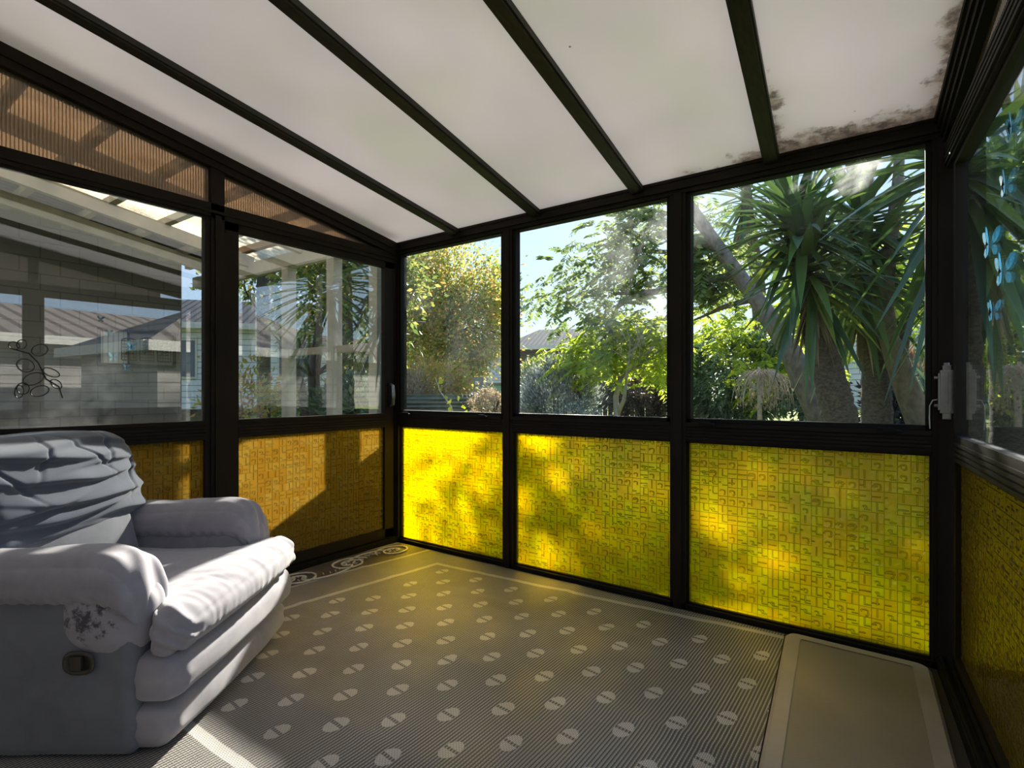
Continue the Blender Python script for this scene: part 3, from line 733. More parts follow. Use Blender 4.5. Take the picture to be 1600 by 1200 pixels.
# backrest: lower lumbar cushion and the bulky head cushion, both leaning back
LEAN = math.radians(14)
def lean(p, z0=.42, x0=-.20):
    d = p.z - z0; return Vector((p.x - math.sin(LEAN) * d, p.y, p.z - (1 - math.cos(LEAN)) * d))
def f_lum(p, nr, u):
    p = p + Vector((.035 * (1 - u.z ** 2) * (1 - u.y ** 2) * max(0, nr.x), 0, 0)); p = p + nr * .005 * nz(p, 6, 3); return lean(p)
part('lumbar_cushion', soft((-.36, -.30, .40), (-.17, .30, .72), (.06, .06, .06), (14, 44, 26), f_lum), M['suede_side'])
def f_shell(p, nr, u): return lean(p + nr * .004 * nz(p, 5, 1))
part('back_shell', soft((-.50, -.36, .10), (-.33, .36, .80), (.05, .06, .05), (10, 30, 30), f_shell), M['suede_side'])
FOLDS = [(.955, .02, -.10, .030, .10, .8), (.900, -.05, .16, .036, -.12, .62), (.862, .06, -.22, .026, .20, .55), (.815, -.03, .18, .034, .02, .8), (.770, .08, -.15, .028, -.22, .5),
         (.735, -.05, .20, .034, .10, .75), (.690, .03, .12, .030, -.05, .7), (.655, -.06, .10, .022, .22, .5), (.625, .05, .06, .024, -.10, .7)]
def f_cov(p, nr, u):
    p = p + Vector((.055 * (1 - u.z ** 2) * (1 - u.y ** 2) * max(0, nr.x), 0, .010 * (1 - u.y ** 2) * max(0, nr.z)))
    n1 = noise.noise(Vector((p.y * 4.5, p.z * 3, 2.0))); n2 = noise.noise(Vector((p.y * 7, p.z * 4, 7.0)))
    h = 0.0
    for k, (z0, sl, sag, A, yc, L) in enumerate(FOLDS):
        c = z0 + sl * p.y + sag * p.y * p.y + .022 * noise.noise(Vector((p.y * 3.2, k * 3.7, 0)))
        d = p.z - c; w = .034 if d > 0 else .011            # each fold hangs over a sharp crease
        h += A * math.exp(-(d / w) ** 2) * math.exp(-((p.y - yc) / (L * .45)) ** 2)
    # slanting creases pulled from the top corner
    for k, (y0, z0, sx, A) in enumerate(((.22, .93, 1.4, .016), (.10, .90, -1.1, .014), (-.12, .92, 1.0, .016), (.30, .80, 2.2, .014), (-.28, .84, -1.3, .014))):
        d = (p.y - y0) - (p.z - z0) / sx + .02 * n1; h -= A * math.exp(-(d / .010) ** 2) * math.exp(-((p.z - z0) / .07) ** 2)
    front = max(0.0, min(1.0, nr.x * 1.4 + .25)); side = 1 - front
    gath = math.exp(-((abs(u.y) - .97) / .16) ** 2) * .006 * math.sin(p.z * 95 + 30 * p.x + 6 * n2)
    p = p + nr * (h * (.35 + .65 * front) * .85 + gath + .008 * n1 + .004 * n2 - .012)
    return lean(p)
part('back_cover', soft((-.50, -.43, .560), (-.165, .43, .995), (.11, .10, .10), (44, 130, 84), f_cov), M['cover'], 'dark slate blue crumpled cotton cover')
# recessed release lever on the near side
yl = -.487
m = MB(); vs = []; nn = 28
rings = [(.046, .034, 0.0), (.050, .038, -.004), (.046, .034, -.009), (.036, .025, -.009), (.034, .023, .004)]
for (a, b, dy) in rings:
    for k in range(nn):
        q = 2 * PI * k / nn; e = 4.0
        cx = math.copysign(abs(math.cos(q)) ** (2 / 2.6), math.cos(q)); cz = math.copysign(abs(math.sin(q)) ** (2 / 2.6), math.sin(q))
        vs.append((.145 + a * cx, yl + dy, .315 + b * cz))
fs = [(r * nn + k, r * nn + (k + 1) % nn, (r + 1) * nn + (k + 1) % nn, (r + 1) * nn + k) for r in range(4) for k in range(nn)] + [tuple(4 * nn + k for k in range(nn))]
m.add(vs, fs); lv = m.build('lever_recess', M['lever'], CH, smooth=True); lv['label'] = 'brown oval plastic lever recess'
m = MB(); m.box((.120, yl - .012, .293), (.156, yl + .003, .337)); m.build('release_lever', M['lever'], lv, bevel=.004)
# ================================================================== outdoors
GZ = -.15
def gh(x, y):
    '''the yard climbs gently away from the house'''
    k = min(1, max(0, (y - 1.0) / 8.0)); return GZ + .75 * k * k * (3 - 2 * k)
def mat_grass():
    t = NT('rough_lawn'); c = t.coord(); k = t.noise(c, 1.4, 6, .65)
    return t.done(t.bsdf(t.ramp(k, [(.3, (.17, .23, .04)), (.55, (.34, .40, .08)), (.75, (.47, .45, .18))]), .9, 0, t.bump(t.noise(c, 9, 6, .7), .8, .08)))
m = MB(); xs_ = list(np.linspace(-60, 60, 25)); ys_ = [-40, -10, 0] + list(np.linspace(1, 9, 17)) + [20, 40, 70]
m.v = [(x, y, gh(x, y)) for y in ys_ for x in xs_]; m.f = [(j * 25 + i, j * 25 + i + 1, (j + 1) * 25 + i + 1, (j + 1) * 25 + i) for j in range(len(ys_) - 1) for i in range(24)]
tag(m.build('ground', mat_grass(), None, smooth=True), 'grassy back yard ground', 'ground', kind='structure')

# ---------------------------------------------------------------- plant builders
def unit(v): return v / np.maximum(np.linalg.norm(v, axis=1, keepdims=True), 1e-9)
def leaves(name, P, D, L, W, mat, parent=None, fold=.18):
    """diamond leaves: base points P, directions D, lengths L, widths W"""
    n = len(P); D = unit(D); R = unit(np.cross(D, RNG.normal(size=(n, 3)))); U = np.cross(R, D)
    L = np.broadcast_to(L, (n,))[:, None]; W = np.broadcast_to(W, (n,))[:, None]
    a = P; b = P + D * L * .45 + R * W * .5 + U * W * fold; c = P + D * L; d = P + D * L * .45 - R * W * .5 + U * W * fold
    V = np.stack([a, b, c, d], 1).reshape(-1, 3); F = np.arange(n * 4).reshape(n, 4)
    return np_mesh(name, V, F, mat, parent)
def clump_points(C, R, n, nclump, spread=.28, shell=.55, flat=1.0):
    """points gathered in clumps inside an ellipsoid (centre C, radii R)"""
    C = np.array(C); R = np.array(R)
    d = unit(RNG.normal(size=(nclump, 3))); rad = shell + (1 - shell) * RNG.random((nclump, 1)) ** .6
    cc = C + d * rad * R
    i = RNG.integers(0, nclump, n); sz = RNG.uniform(.5, 1.2, nclump)[i][:, None]
    off = RNG.normal(size=(n, 3)) * spread * R.min() * sz * np.array([1, 1, flat])
    P = cc[i] + off
    return P, unit(P - C + off * 1.2)
def branchy(m, p, d, L, r, depth, spread=.5, up=.1, kids=3, n=6, tips=None, shrink=.68, gravity=0.0):
    p = Vector(p); d = Vector(d).normalized(); pts = [p]; k = 4
    for i in range(k):
        d = (d + Vector((random.gauss(0, .12), random.gauss(0, .12), random.gauss(0, .08) + up - gravity))).normalized(); p = p + d * (L / k); pts.append(p)
    m.tube(pts, [r * (1 - .4 * i / k) for i in range(k + 1)], n, cap=depth <= 0)
    if depth <= 0:
        if tips is not None: tips.append(p)
        return
    for j in range(kids):
        q = pts[random.randint(2, k)]
        nd = (d + Vector((random.gauss(0, spread), random.gauss(0, spread), random.gauss(0, spread * .7)))).normalized()
        branchy(m, q, nd, L * shrink * random.uniform(.8, 1.15), r * .6, depth - 1, spread, up, kids, max(4, n - 1), tips, shrink, gravity)

L_AUT = mat_leaf('autumn_leaf', [(.0, (.18, .27, .07)), (.35, (.34, .42, .10)), (.6, (.58, .54, .14)), (.82, (.76, .54, .16)), (1, (.70, .36, .14))], .66)
L_AUT2 = mat_leaf('turning_leaf', [(.0, (.09, .15, .05)), (.5, (.22, .30, .08)), (.8, (.42, .42, .10)), (1, (.52, .40, .13))], .58)
L_YEL = mat_leaf('yellow_leaf', [(.0, (.34, .36, .05)), (.5, (.60, .50, .08)), (.8, (.62, .36, .10)), (1, (.45, .20, .10))], .55)
L_JAC = mat_leaf('fern_like_leaflet', [(.0, (.22, .33, .05)), (.5, (.46, .58, .06)), (1, (.70, .75, .10))], .7)
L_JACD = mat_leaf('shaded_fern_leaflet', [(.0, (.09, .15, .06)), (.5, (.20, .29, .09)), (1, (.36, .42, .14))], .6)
L_DARK = mat_leaf('dark_glossy_leaf', [(.0, (.05, .10, .06)), (.5, (.12, .20, .12)), (1, (.22, .31, .18))], .3, .6)
L_SILV = mat_leaf('silver_leaf', [(.0, (.06, .08, .09)), (.5, (.20, .24, .26)), (1, (.66, .72, .72))], .3, .5)
L_YUC = mat_leaf('yucca_blade', [(.0, (.04, .085, .030)), (.5, (.085, .165, .050)), (.9, (.17, .27, .07)), (1, (.44, .52, .07))], .35, .8, .35)
L_DRY = mat_leaf('dry_blade', [(.0, (.26, .18, .11)), (.5, (.46, .35, .23)), (1, (.62, .52, .40))], .4)
L_RED = mat_leaf('red_strap_leaf', [(.0, (.20, .10, .08)), (.5, (.40, .22, .18)), (1, (.10, .16, .06))], .4)
L_TWIG = plain('dry_twig', (.60, .49, .38), .9, 0, .3, 20)
B_PALE = mat_bark('pale_smooth_bark', (.11, .09, .07), (.30, .25, .20), (5, 5, 3), .85, .5)
B_YUC = mat_bark('rough_yucca_bark', (.055, .044, .036), (.24, .19, .155), (10, 10, 16), .9, 1.0)
B_DARK = mat_bark('dark_bark', (.05, .042, .034), (.15, .125, .10))
B_GREY = mat_bark('grey_bare_bark', (.28, .25, .22), (.50, .46, .41), (9, 9, 4))

def tree(name, label, cat, base, trunk, crowns, lmat, bark, lsize, group=None, r0=.12, droop=0.0, lw=.5):
    """trunk: path of points; crowns: (centre, radii, leaves, clumps)"""
    T = thing(name, label, cat, base, 0, group); B = Vector(base)
    m = MB(); tp = [Vector(p) - B for p in trunk]; n = len(tp)
    m.tube(tp, [r0 * (1 - .6 * i / max(1, n - 1)) for i in range(n)], 10)
    m.build('trunk', bark, T, smooth=True, fix=False)
    m = MB()
    P_, D_, k_ = [], [], 0
    for (c, R, nl, nc) in crowns:
        c = Vector(c) - B
        P, D = clump_points(c, R, nl, nc)
        D = D + RNG.normal(size=D.shape) * .6; D[:, 2] -= droop
        P_.append(P); D_.append(D)
        for j in range(9):
            e = c + Vector([random.gauss(0, .5) * R[a] for a in range(3)]); s = tp[random.randint(n // 2, n - 1)]
            mid = (s + e) / 2 + Vector((0, 0, .1 * R[2])); m.tube([s, mid, e], [r0 * .28, r0 * .16, r0 * .05], 5)
    m.build('branches', bark, T, smooth=True, fix=False)
    P = np.concatenate(P_); D = np.concatenate(D_)
    leaves('crown', P, D, lsize * RNG.uniform(.6, 1.3, len(P)), lsize * lw * RNG.uniform(.7, 1.2, len(P)), lmat, T)
    return T
def shrub(name, label, cat, base, R, nl, nc, lmat, lsize, lw=.4, stems=6, droop=0.0, shell=.35, upright=0.0, spread=.22, group=None, top=None, bark=None):
    T = thing(name, label, cat, base, 0, group)
    if top:                                # row of the photograph its top reaches
        D0 = (Vector(base) - CAM).dot(FW); H = CAM.z + (HZ - top) / FPX * D0 - base[2]
        C = (0, 0, max(R[2] * .8, H - R[2] * 1.12))
    else: C = (0, 0, R[2] * .95)
    P, D = clump_points(C, R, nl, nc, spread, shell); D = D + RNG.normal(size=D.shape) * .5; D[:, 2] += upright - droop
    P[:, 2] = np.maximum(P[:, 2], .02)
    m = MB()
    for k in range(stems):
        a = random.uniform(0, 2 * PI); m.tube([(0.05 * math.cos(a), .05 * math.sin(a), 0), (R[0] * .35 * math.cos(a), R[1] * .35 * math.sin(a), C[2] * .8), (R[0] * .6 * math.cos(a), R[1] * .6 * math.sin(a), C[2] + R[2] * .4)], [.03, .02, .008], 5)
    m.build('stems', bark or B_DARK, T, smooth=True, fix=False)
    leaves('foliage', P, D, lsize * RNG.uniform(.6, 1.3, nl), lsize * lw * RNG.uniform(.7, 1.2, nl), lmat, T)
    return T
def ground(px, D): p = at(px, 611, D); return Vector((p.x, p.y, gh(p.x, p.y)))

# ---------------------------------------------------------------- porch on the left of the sunroom
PO = thing('porch_frame', 'cream timber porch with clear corrugated roof outside the sliding door', 'porch', (0, 0, GZ))
def pb(m, lo, hi): return m.box((lo[0], lo[1], lo[2] - GZ), (hi[0], hi[1], hi[2] - GZ))
for px_, x in ((356, -2.62), (452, -1.48), (523, -.795), (590, -.24)):
    pb(MB(), (x - .05, -.045, GZ), (x + .05, .045, 2.30)).build('post', M['white_timber'], PO, bevel=.004)
pb(MB(), (-3.30, -.05, 2.30), (-.07, .05, 2.42)).build('top_plate', M['white_timber'], PO, bevel=.004)
pb(MB(), (-1.43, -.03, 1.475), (-.845, .03, 1.535)).build('rail', M['cream_timber'], PO, bevel=.003)
pb(MB(), (-.745, -.03, 1.475), (-.29, .03, 1.535)).build('rail', M['cream_timber'], PO, bevel=.003)
pb(MB(), (-3.30, -.04, .72), (-.07, .04, .80)).build('rail', M['cream_timber'], PO, bevel=.003)
pb(MB(), (-3.30, -.015, GZ), (-.07, .015, .72)).build('kick_board', M['cream_timber'], PO)
PS = .17
for x in (-.34, -1.22, -2.12, -2.78):
    m = MB(); a = Vector((x, 0, 2.43 - GZ)); b = Vector((x, -4.2, 2.43 + PS * 4.2 - GZ)); m.bar(a, b, .055, .11); m.build('rafter', M['cream_timber'], PO, bevel=.003)
for k, y in enumerate((-.10, -.36, -.78, -1.19, -1.62, -2.05, -2.5, -2.95)):
    z = 2.515 - PS * y - GZ
    m = MB(); m.bar((-3.3, y, z), (-.10, y, z), .06, .06); m.build('purlin', M['raw_timber'] if k == 0 else M['cream_timber'], PO, bevel=.003)
def mat_clearroof():
    t = NT('grimy_clear_roofing'); c = t.coord(); k = t.noise(c, 3, 5, .65); f = t.noise(c, 60, 3)
    col = t.ramp(t.math('ADD', t.math('MULTIPLY', k, .7), t.math('MULTIPLY', f, .3)), [(.34, (.42, .32, .20)), (.5, (.86, .74, .54)), (.7, (.97, .90, .74))])
    s = t.mixs(.72, t.sh('Transparent', col), t.sh('Translucent', col)); return t.done(t.mixs(.08, s, t.sh('Glossy', (1, 1, 1), .2)))
def corrugated(name, mat, xa, xb, parent, n=6.8, amp=.012):
    V, F = [], []; K = int((xb - xa) * 100); ys = (.25, -4.2)
    # ribs run down the slope
    for j, y in enumerate(ys):
        for i in range(K + 1):
            x = xa + (xb - xa) * i / K; V.append((x, y, 2.562 - PS * y - GZ + amp * math.sin(2 * PI * n * 2 * x)))
    F = [(i, i + 1, i + K + 2, i + K + 1) for i in range(K)]
    m = MB(); m.v = V; m.f = F; o = m.build(name, mat, parent, smooth=True, fix=False)
    return o
M['roof_dark'] = plain('dark_corrugated_iron', (.075, .07, .066), .7, .2, .3, 5)
tag(corrugated('clear_roof_sheet', mat_clearroof(), -2.52, -.02, PO), 'clear grimy corrugated roof sheet')
tag(corrugated('iron_roof_sheet', M['roof_dark'], -3.45, -2.50, PO), 'dark corrugated iron roof sheet')
pb(MB(), (-3.4, -4.2, -.12), (-.08, .0, -.06)).build('deck', M['floor'], PO)
# block wall at the back of the porch with a small window and a trio of arched trellis ornaments
def mat_block():
    t = NT('painted_block_wall'); c = t.coord(); x, y, z = t.xyz(c)
    b = t.n('ShaderNodeTexBrick'); t.put(b.inputs['Vector'], t.vec(y, z, 0)); b.inputs['Scale'].default_value = 1
    b.inputs['Brick Width'].default_value = .30; b.inputs['Row Height'].default_value = .15; b.inputs['Mortar Size'].default_value = .006
    b.inputs['Color1'].default_value = (.24, .225, .21, 1); b.inputs['Color2'].default_value = (.22, .21, .20, 1); b.inputs['Mortar'].default_value = (.15, .14, .135, 1)
    return t.done(t.bsdf(b.outputs['Color'], .85, 0, t.bump(b.outputs['Fac'], -.4, .006)))
tag(MB().box((-3.55, -4.2, GZ), (-3.4, -.12, 3.1)).build('wall_porch', mat_block()), 'grey block wall at the back of the porch', 'wall', kind='structure')
pw = thing('window_13', 'small white framed window in the porch block wall', 'window', (-3.39, -.55, 1.60), kind='structure')
m = MB()
for lo, hi in (((-.01, -.36, -.19), (.025, .36, -.165)), ((-.01, -.36, .165), (.025, .36, .19)), ((-.01, -.36, -.19), (.025, -.335, .19)), ((-.01, .335, -.19), (.025, .36, .19)), ((-.01, -.10, -.19), (.022, -.085, .19))): m.box(lo, hi)
m.build('window_frame', M['black_plastic'], pw)
def mat_blind():
    t = NT('white_vertical_blind'); c = t.coord(); y = t.xyz(c)[1]
    f = t.math('FRACT', t.math('DIVIDE', y, .045)); return t.done(t.bsdf(t.mix(t.math('LESS_THAN', f, .12), (.82, .84, .86), (.22, .24, .26)), .6))
MB().box((-.008, -.335, -.165), (.002, -.10, .165)).build('blind', mat_blind(), pw)
MB().box((-.008, -.10, -.165), (.002, .335, .165)).build('pane', plain('grey_curtain', (.34, .32, .30), .5, 0, .2, 6), pw)
tr = thing('trellis_ornament', 'trio of black arched trellis ornaments on the porch wall', 'ornament', (-3.355, -.48, 1.60))
for k, (y, h) in enumerate(((-.165, .10), (0, .115), (.165, .10))):
    m = MB(); wd = .065
    arch = [(0, y - wd, -.13), (0, y - wd, h - .03)] + [(0, y + wd * math.sin(a), h - .03 + .03 * math.cos(a)) for a in np.linspace(-PI / 2, PI / 2, 9)] + [(0, y + wd, -.13), (0, y - wd, -.13)]
    m.tube(arch, .006, 5)
    for q in range(1, 5): m.tube([(0, y - wd + q * wd * .4, -.13), (0, y - wd + q * wd * .4, h - .01)], .003, 4)
    for q in range(1, 7): m.tube([(0, y - wd, -.13 + q * .033), (0, y + wd, -.13 + q * .033)], .003, 4)
    for q in range(7): m.tube([(0.004, y + .03 * math.cos(q), -.02 + .05 * math.sin(q * 1.7)), (0.006, y + .03 * math.cos(q + 1), -.02 + .05 * math.sin(q * 1.7 + 1.2))], .008, 5)
    m.build('arched_trellis', M['black_plastic'], tr)

# garden behind the porch frame: a spreading multi stemmed tree, a pole, a fence, low plants
ps = at(500, 640, 7.6); base = Vector((ps.x, ps.y, GZ))
def stems_tree(name, label, base, paths, crowns, lmat, bark, lsize, radii):
    T = thing(name, label, 'tree', base); B = Vector(base)
    for pth, r in zip(paths, radii):
        m = MB(); q = [Vector(p) - B for p in pth]; m.tube(q, [r * (1 - .55 * i / (len(q) - 1)) for i in range(len(q))], 8)
        for j in range(7):
            s = q[random.randint(1, len(q) - 1)]; branchy(m, s, Vector((random.gauss(0, .6), random.gauss(0, .6), .8)), .7, r * .3, 1, .5, .05, 2, 5)
        m.build('limb', bark, T, smooth=True, fix=False)
    P_, D_ = [], []
    for (c, R, nl, nc) in crowns:
        P, D = clump_points(Vector(c) - B, R, nl, nc); P_.append(P); D_.append(D + RNG.normal(size=D.shape) * .7)
    P = np.concatenate(P_); D = np.concatenate(D_)
    leaves('crown', P, D, lsize * RNG.uniform(.6, 1.3, len(P)), lsize * .5, lmat, T); return T
stems_tree('spreading_tree', 'spreading many limbed tree seen between the white porch posts', base,
    [[base, at(520, 600, 7.4), at(545, 520, 7.2), at(575, 440, 7.0), at(590, 380, 7)], [base, at(490, 590, 7.7), at(500, 510, 7.8), at(520, 420, 7.8)],
     [base, at(545, 615, 7.2), at(580, 560, 7.0), at(610, 500, 6.9)], [base, at(470, 600, 8.0), at(440, 520, 8.2), at(425, 430, 8.4)]],
    [(at(540, 425, 7.4), (1.0, .9, .55), 4200, 34), (at(585, 480, 7.2), (.5, .6, .9), 2600, 22), (at(400, 428, 8.2), (1.0, .7, .35), 2000, 26), (at(490, 470, 8.2), (.7, .6, .7), 1500, 18)], L_AUT2, B_DARK, .10, [.13, .10, .10, .08])
tag(MB().tube([ground(412, 8.5), at(412, 400, 8.5)], .10, 12).build('tree_pole', B_DARK, None, smooth=True, fix=False), 'straight dark trunk standing between the first two porch posts', 'trunk')
shrub('yellow_shrub', 'loose yellow green shrub low behind the first porch post', 'shrub', ground(385, 7.5), (.55, .5, .6), 900, 30, L_YEL, .10, .4, top=555)
shrub('fern_clump', 'low dark green leafy clump at the foot of the porch end', 'shrub', ground(560, 6.6), (.6, .4, .45), 2200, 30, L_DARK, .16, .3, top=595)
shrub('undergrowth_shrub', 'dry tangled shrub below the porch rail', 'shrub', ground(462, 8.9), (.8, .35, .45), 2000, 40, L_AUT2, .07, .4, top=600)
def house(name, label, base, w, d, hw, hr, rz, wallm, roofm, trim_m, over=.4, wins=(), hip=0.0, group=None):
    H = thing(name, label, 'house', base, rz, group)
    MB().box((-w/2, -d/2, 0), (w/2, d/2, hw)).build('walls', wallm, H)
    a, b = w/2 + over, d/2 + over
    m = MB(); m.v = [(-a, -b, hw), (a, -b, hw), (a, b, hw), (-a, b, hw), (-a + hip, 0, hw + hr), (a - hip, 0, hw + hr)]
    m.f = [(0, 1, 5, 4), (2, 3, 4, 5), (1, 2, 5), (3, 0, 4), (3, 2, 1, 0)]; m.build('roof', roofm, H)
    m = MB(); m.box((-a, -b - .06, hw - .16), (a, -b, hw + .02)); m.box((-a, b, hw - .16), (a, b + .06, hw + .02)); m.box((-a - .06, -b, hw - .16), (-a, b, hw + .02)); m.box((a, -b, hw - .16), (a + .06, b, hw + .02)); m.build('gutter', trim_m, H)
    for (x, z, ww, hh) in wins:
        f = MB().box((x - ww/2 - .06, -d/2 - .05, z - .06), (x + ww/2 + .06, -d/2, z + hh + .06)).build('window', M['white_timber'], H)
        MB().box((x - ww/2, -d/2 - .07, z), (x + ww/2, -d/2 - .04, z + hh)).build('pane', M['dark_pane'], f)
    return H
M['dark_pane'] = plain('far_window_glass', (.08, .10, .12), .1, 0, .2, 2)
def mat_board(name, a, b, step=.18, axis=2):
    t = NT(name); c = t.coord(); z = t.xyz(c)[axis]; f = t.math('FRACT', t.math('DIVIDE', z, step)); k = t.noise(c, 3, 4)
    return t.done(t.bsdf(t.mix(t.math('LESS_THAN', f, .14), t.ramp(k, [(.3, a), (.7, b)]), tuple(q * .45 for q in a)), .8, 0, t.bump(f, .3, .01)))
W_WHITE = mat_board('white_weatherboards', (.66, .66, .66), (.78, .78, .78)); W_BRICK = mat_board('brown_cladding', (.10, .075, .06), (.16, .12, .10), .14)
W_GREY = mat_board('warm_grey_weatherboards', (.30, .27, .25), (.38, .35, .32))
def mat_roof(name, a, b, sx=.22, along=0):
    t = NT(name); c = t.coord(); q = t.xyz(c)[along]; f = t.math('FRACT', t.math('DIVIDE', q, sx)); k = t.noise(c, 2, 4)
    return t.done(t.bsdf(t.mix(t.math('LESS_THAN', f, .35), t.ramp(k, [(.3, a), (.7, b)]), tuple(x * .6 for x in a)), .95, 0, t.bump(f, .3, .02), .05))  # darker stripe along each rib is its shadow, painted into the colour
R_TILE = mat_roof('grey_ribbed_roof', (.13, .12, .115), (.19, .18, .17)); R_BROWN = mat_roof('brown_ribbed_roof', (.20, .165, .145), (.27, .225, .20), .42)
YAW = math.atan2(RT.y, RT.x)
house('weatherboard_house', 'pale weatherboard house seen in gaps behind the porch tree', ground(440, 20), 9, 6, 2.6, 1.2, YAW + .25, W_WHITE, R_TILE, M['white_timber'], wins=((-2.5, 1.0, 1.0, 1.1), (1.0, 1.0, 1.2, 1.1)))
house('far_house', 'brown clad house with grey roof beyond the grey leaved bush', ground(948, 28), 8.5, 6, 2.65, 1.15, YAW - .25, W_BRICK, R_TILE, M['white_timber'], .5, ((-1.2, 1.0, 1.2, 1.1),), 1.2)
house('long_roofed_house', 'low pale house with a long grey roof just right of the left mullion', ground(790, 40), 12, 6, 3.3, 1.0, YAW, W_WHITE, R_TILE, M['white_timber'], .5, ((2.6, 1.2, 1.6, 1.0),))
house('neighbour_house', 'brown roofed neighbouring house reflected in the porch window glass', (16.0, 3.5, GZ), 26, 8, 2.45, 1.15, PI / 2 - .06, W_GREY, R_BROWN, M['white_timber'], .4, (), 2.0)
g = house('neighbour_wing', 'hipped wing of the neighbouring house reflected in the porch glass', (9.2, 3.3, GZ), 4.4, 3.2, 2.15, .95, PI / 2 - .06, W_GREY, R_BROWN, M['white_timber'], .3, (), 1.8)

# ---------------------------------------------------------------- through the left garden window
c0 = ground(715, 14.5)
tree('autumn_tree', 'big autumn tree turning yellow and orange in the left garden window', 'tree', c0, [c0, at(716, 600, 14.5), at(708, 520, 14.5), at(700, 440, 14.5)],
     [(at(690, 480, 14.5), (1.6, 1.5, 1.9), 15000, 110), (at(745, 500, 14.3), (.75, .8, 1.6), 5500, 46), (at(655, 440, 14.8), (1.3, 1.2, 1.5), 7000, 60), (at(640, 540, 14.0), (1.1, .8, .9), 4000, 40)], L_AUT, B_DARK, .115, None, .17)
tree('green_tree', 'small dark green tree peeping past the left mullion', 'tree', ground(806, 17), [ground(806, 17), at(806, 560, 17), at(804, 500, 17)],
     [(at(800, 492, 17), (.45, .45, .45), 900, 14), (at(790, 440, 17), (.4, .4, .5), 700, 10)], L_DARK, B_DARK, .14, None, .06)
shrub('yellow_leaved_bush', 'bright yellow and orange bush under the autumn tree', 'shrub', ground(680, 12.2), (.9, .6, .55), 4200, 60, L_YEL, .10, .5, top=560)
shrub('dry_brown_hedge', 'reddish brown dry plants behind the raised garden bed', 'shrub', ground(640, 11.4), (.55, .5, .6), 2600, 50, L_DRY, .10, .25, upright=.8, top=568)
shrub('seedy_bush', 'pale seedy bush at the right foot of the left garden window', 'shrub', ground(765, 9.5), (.34, .34, .36), 2800, 60, L_DRY, .045, .6, spread=.2, top=600)
# raised bed of corrugated iron
def corr_strip(a, b, z0, z1, mat, amp=.018, pitch=.075, horiz=True):
    m = MB(); a = Vector(a); b = Vector(b); d = (b - a).normalized(); n = Vector((-d.y, d.x, 0)); K = int((z1 - z0) / pitch * 8); V = []
    for k in range(K + 1):
        z = z0 + (z1 - z0) * k / K; o = n * amp * math.sin(2 * PI * (z - z0) / pitch)
        for p in (a, b): V.append((p.x + o.x, p.y + o.y, z))
    m.v = V; m.f = [(2*k, 2*k+1, 2*k+3, 2*k+2) for k in range(K)]; return m
bed = thing('garden_bed', 'raised garden bed of green grey corrugated iron below the autumn tree', 'planter', ground(690, 10.5))
bz = bed.location; BH = 1.15 - 6 / FPX * 10.5 - bz.z
def rel(p): return Vector(p) - bz
M['bed'] = plain('green_grey_corrugated', (.16, .20, .19), .5, .3, .2, 8)
a, b = rel(ground(590, 10.2)), rel(ground(752, 10.6)); bk = FW * .9
for q0, q1 in ((a, b), (a + bk, b + bk), (a, a + bk), (b, b + bk)):
    o = corr_strip(Vector((q0.x, q0.y, 0)), Vector((q1.x, q1.y, 0)), 0, BH, M['bed']).build('corrugated_side', M['bed'], bed, smooth=True, fix=False); md = o.modifiers.new('t', 'SOLIDIFY'); md.thickness = .004
m = MB(); m.hexa([a + Vector((0, 0, BH * .5)), b + Vector((0, 0, BH * .5)), b + bk + Vector((0, 0, BH * .5)), a + bk + Vector((0, 0, BH * .5))], [a + Vector((0, 0, BH * .9)), b + Vector((0, 0, BH * .9)), b + bk + Vector((0, 0, BH * .9)), a + bk + Vector((0, 0, BH * .9))]); m.build('soil', plain('dark_soil', (.05, .04, .03), .95), bed)
ve = thing('bed_plant', 'climbing plant with big yellow green leaves rising in front of the garden bed', 'plant', ground(700, 9.6))
m = MB(); q = [at(712, 660, 9.6), at(705, 635, 9.6), at(688, 612, 9.7), at(680, 590, 9.8)]; q = [p - ve.location for p in q]; m.tube([Vector((0, 0, 0))] + q, [.02, .015, .012, .010, .006], 6); m.build('stem', L_TWIG, ve)
P = np.array([list(at(x, y, 9.6) - ve.location) for x, y in ((698, 632), (706, 634), (715, 618), (720, 636), (722, 617), (688, 610), (684, 600), (730, 640), (694, 622))]); leaves('leaves', P, RNG.normal(size=P.shape) + np.array([.8, 0, -.3]), .15, .09, mat_leaf('lime_leaf', [(0, (.5, .55, .03)), (1, (.7, .72, .05))], .6), ve)
tl = thing('garden_trellis', 'weathered grey timber trellis gate behind the garden bed', 'trellis', ground(728, 13.2))
m1, m2, m3 = MB(), MB(), MB(); o = tl.location
gp = lambda x, y: at(x, y, 13.2) - o
m1.bar(gp(704, 650), gp(704, 592), .10, .10, RT); m2.bar(gp(752, 650), gp(752, 592), .10, .10, RT); m3.bar(gp(700, 593), gp(756, 592), .09, .10)
M['grey_timber'] = mat_wood('silvered_timber', (.22, .21, .20), (.38, .36, .34), 2)
for mm in (m1, m2): mm.build('post', M['grey_timber'], tl)
m3.build('top_rail', M['grey_timber'], tl)
for x in (714, 722, 732, 741): MB().bar(gp(x, 640), gp(x, 594), .05, .03, RT).build('slat', M['grey_timber'], tl)
MB().bar(gp(704, 618), gp(752, 617), .06, .03).build('middle_rail', M['grey_timber'], tl)
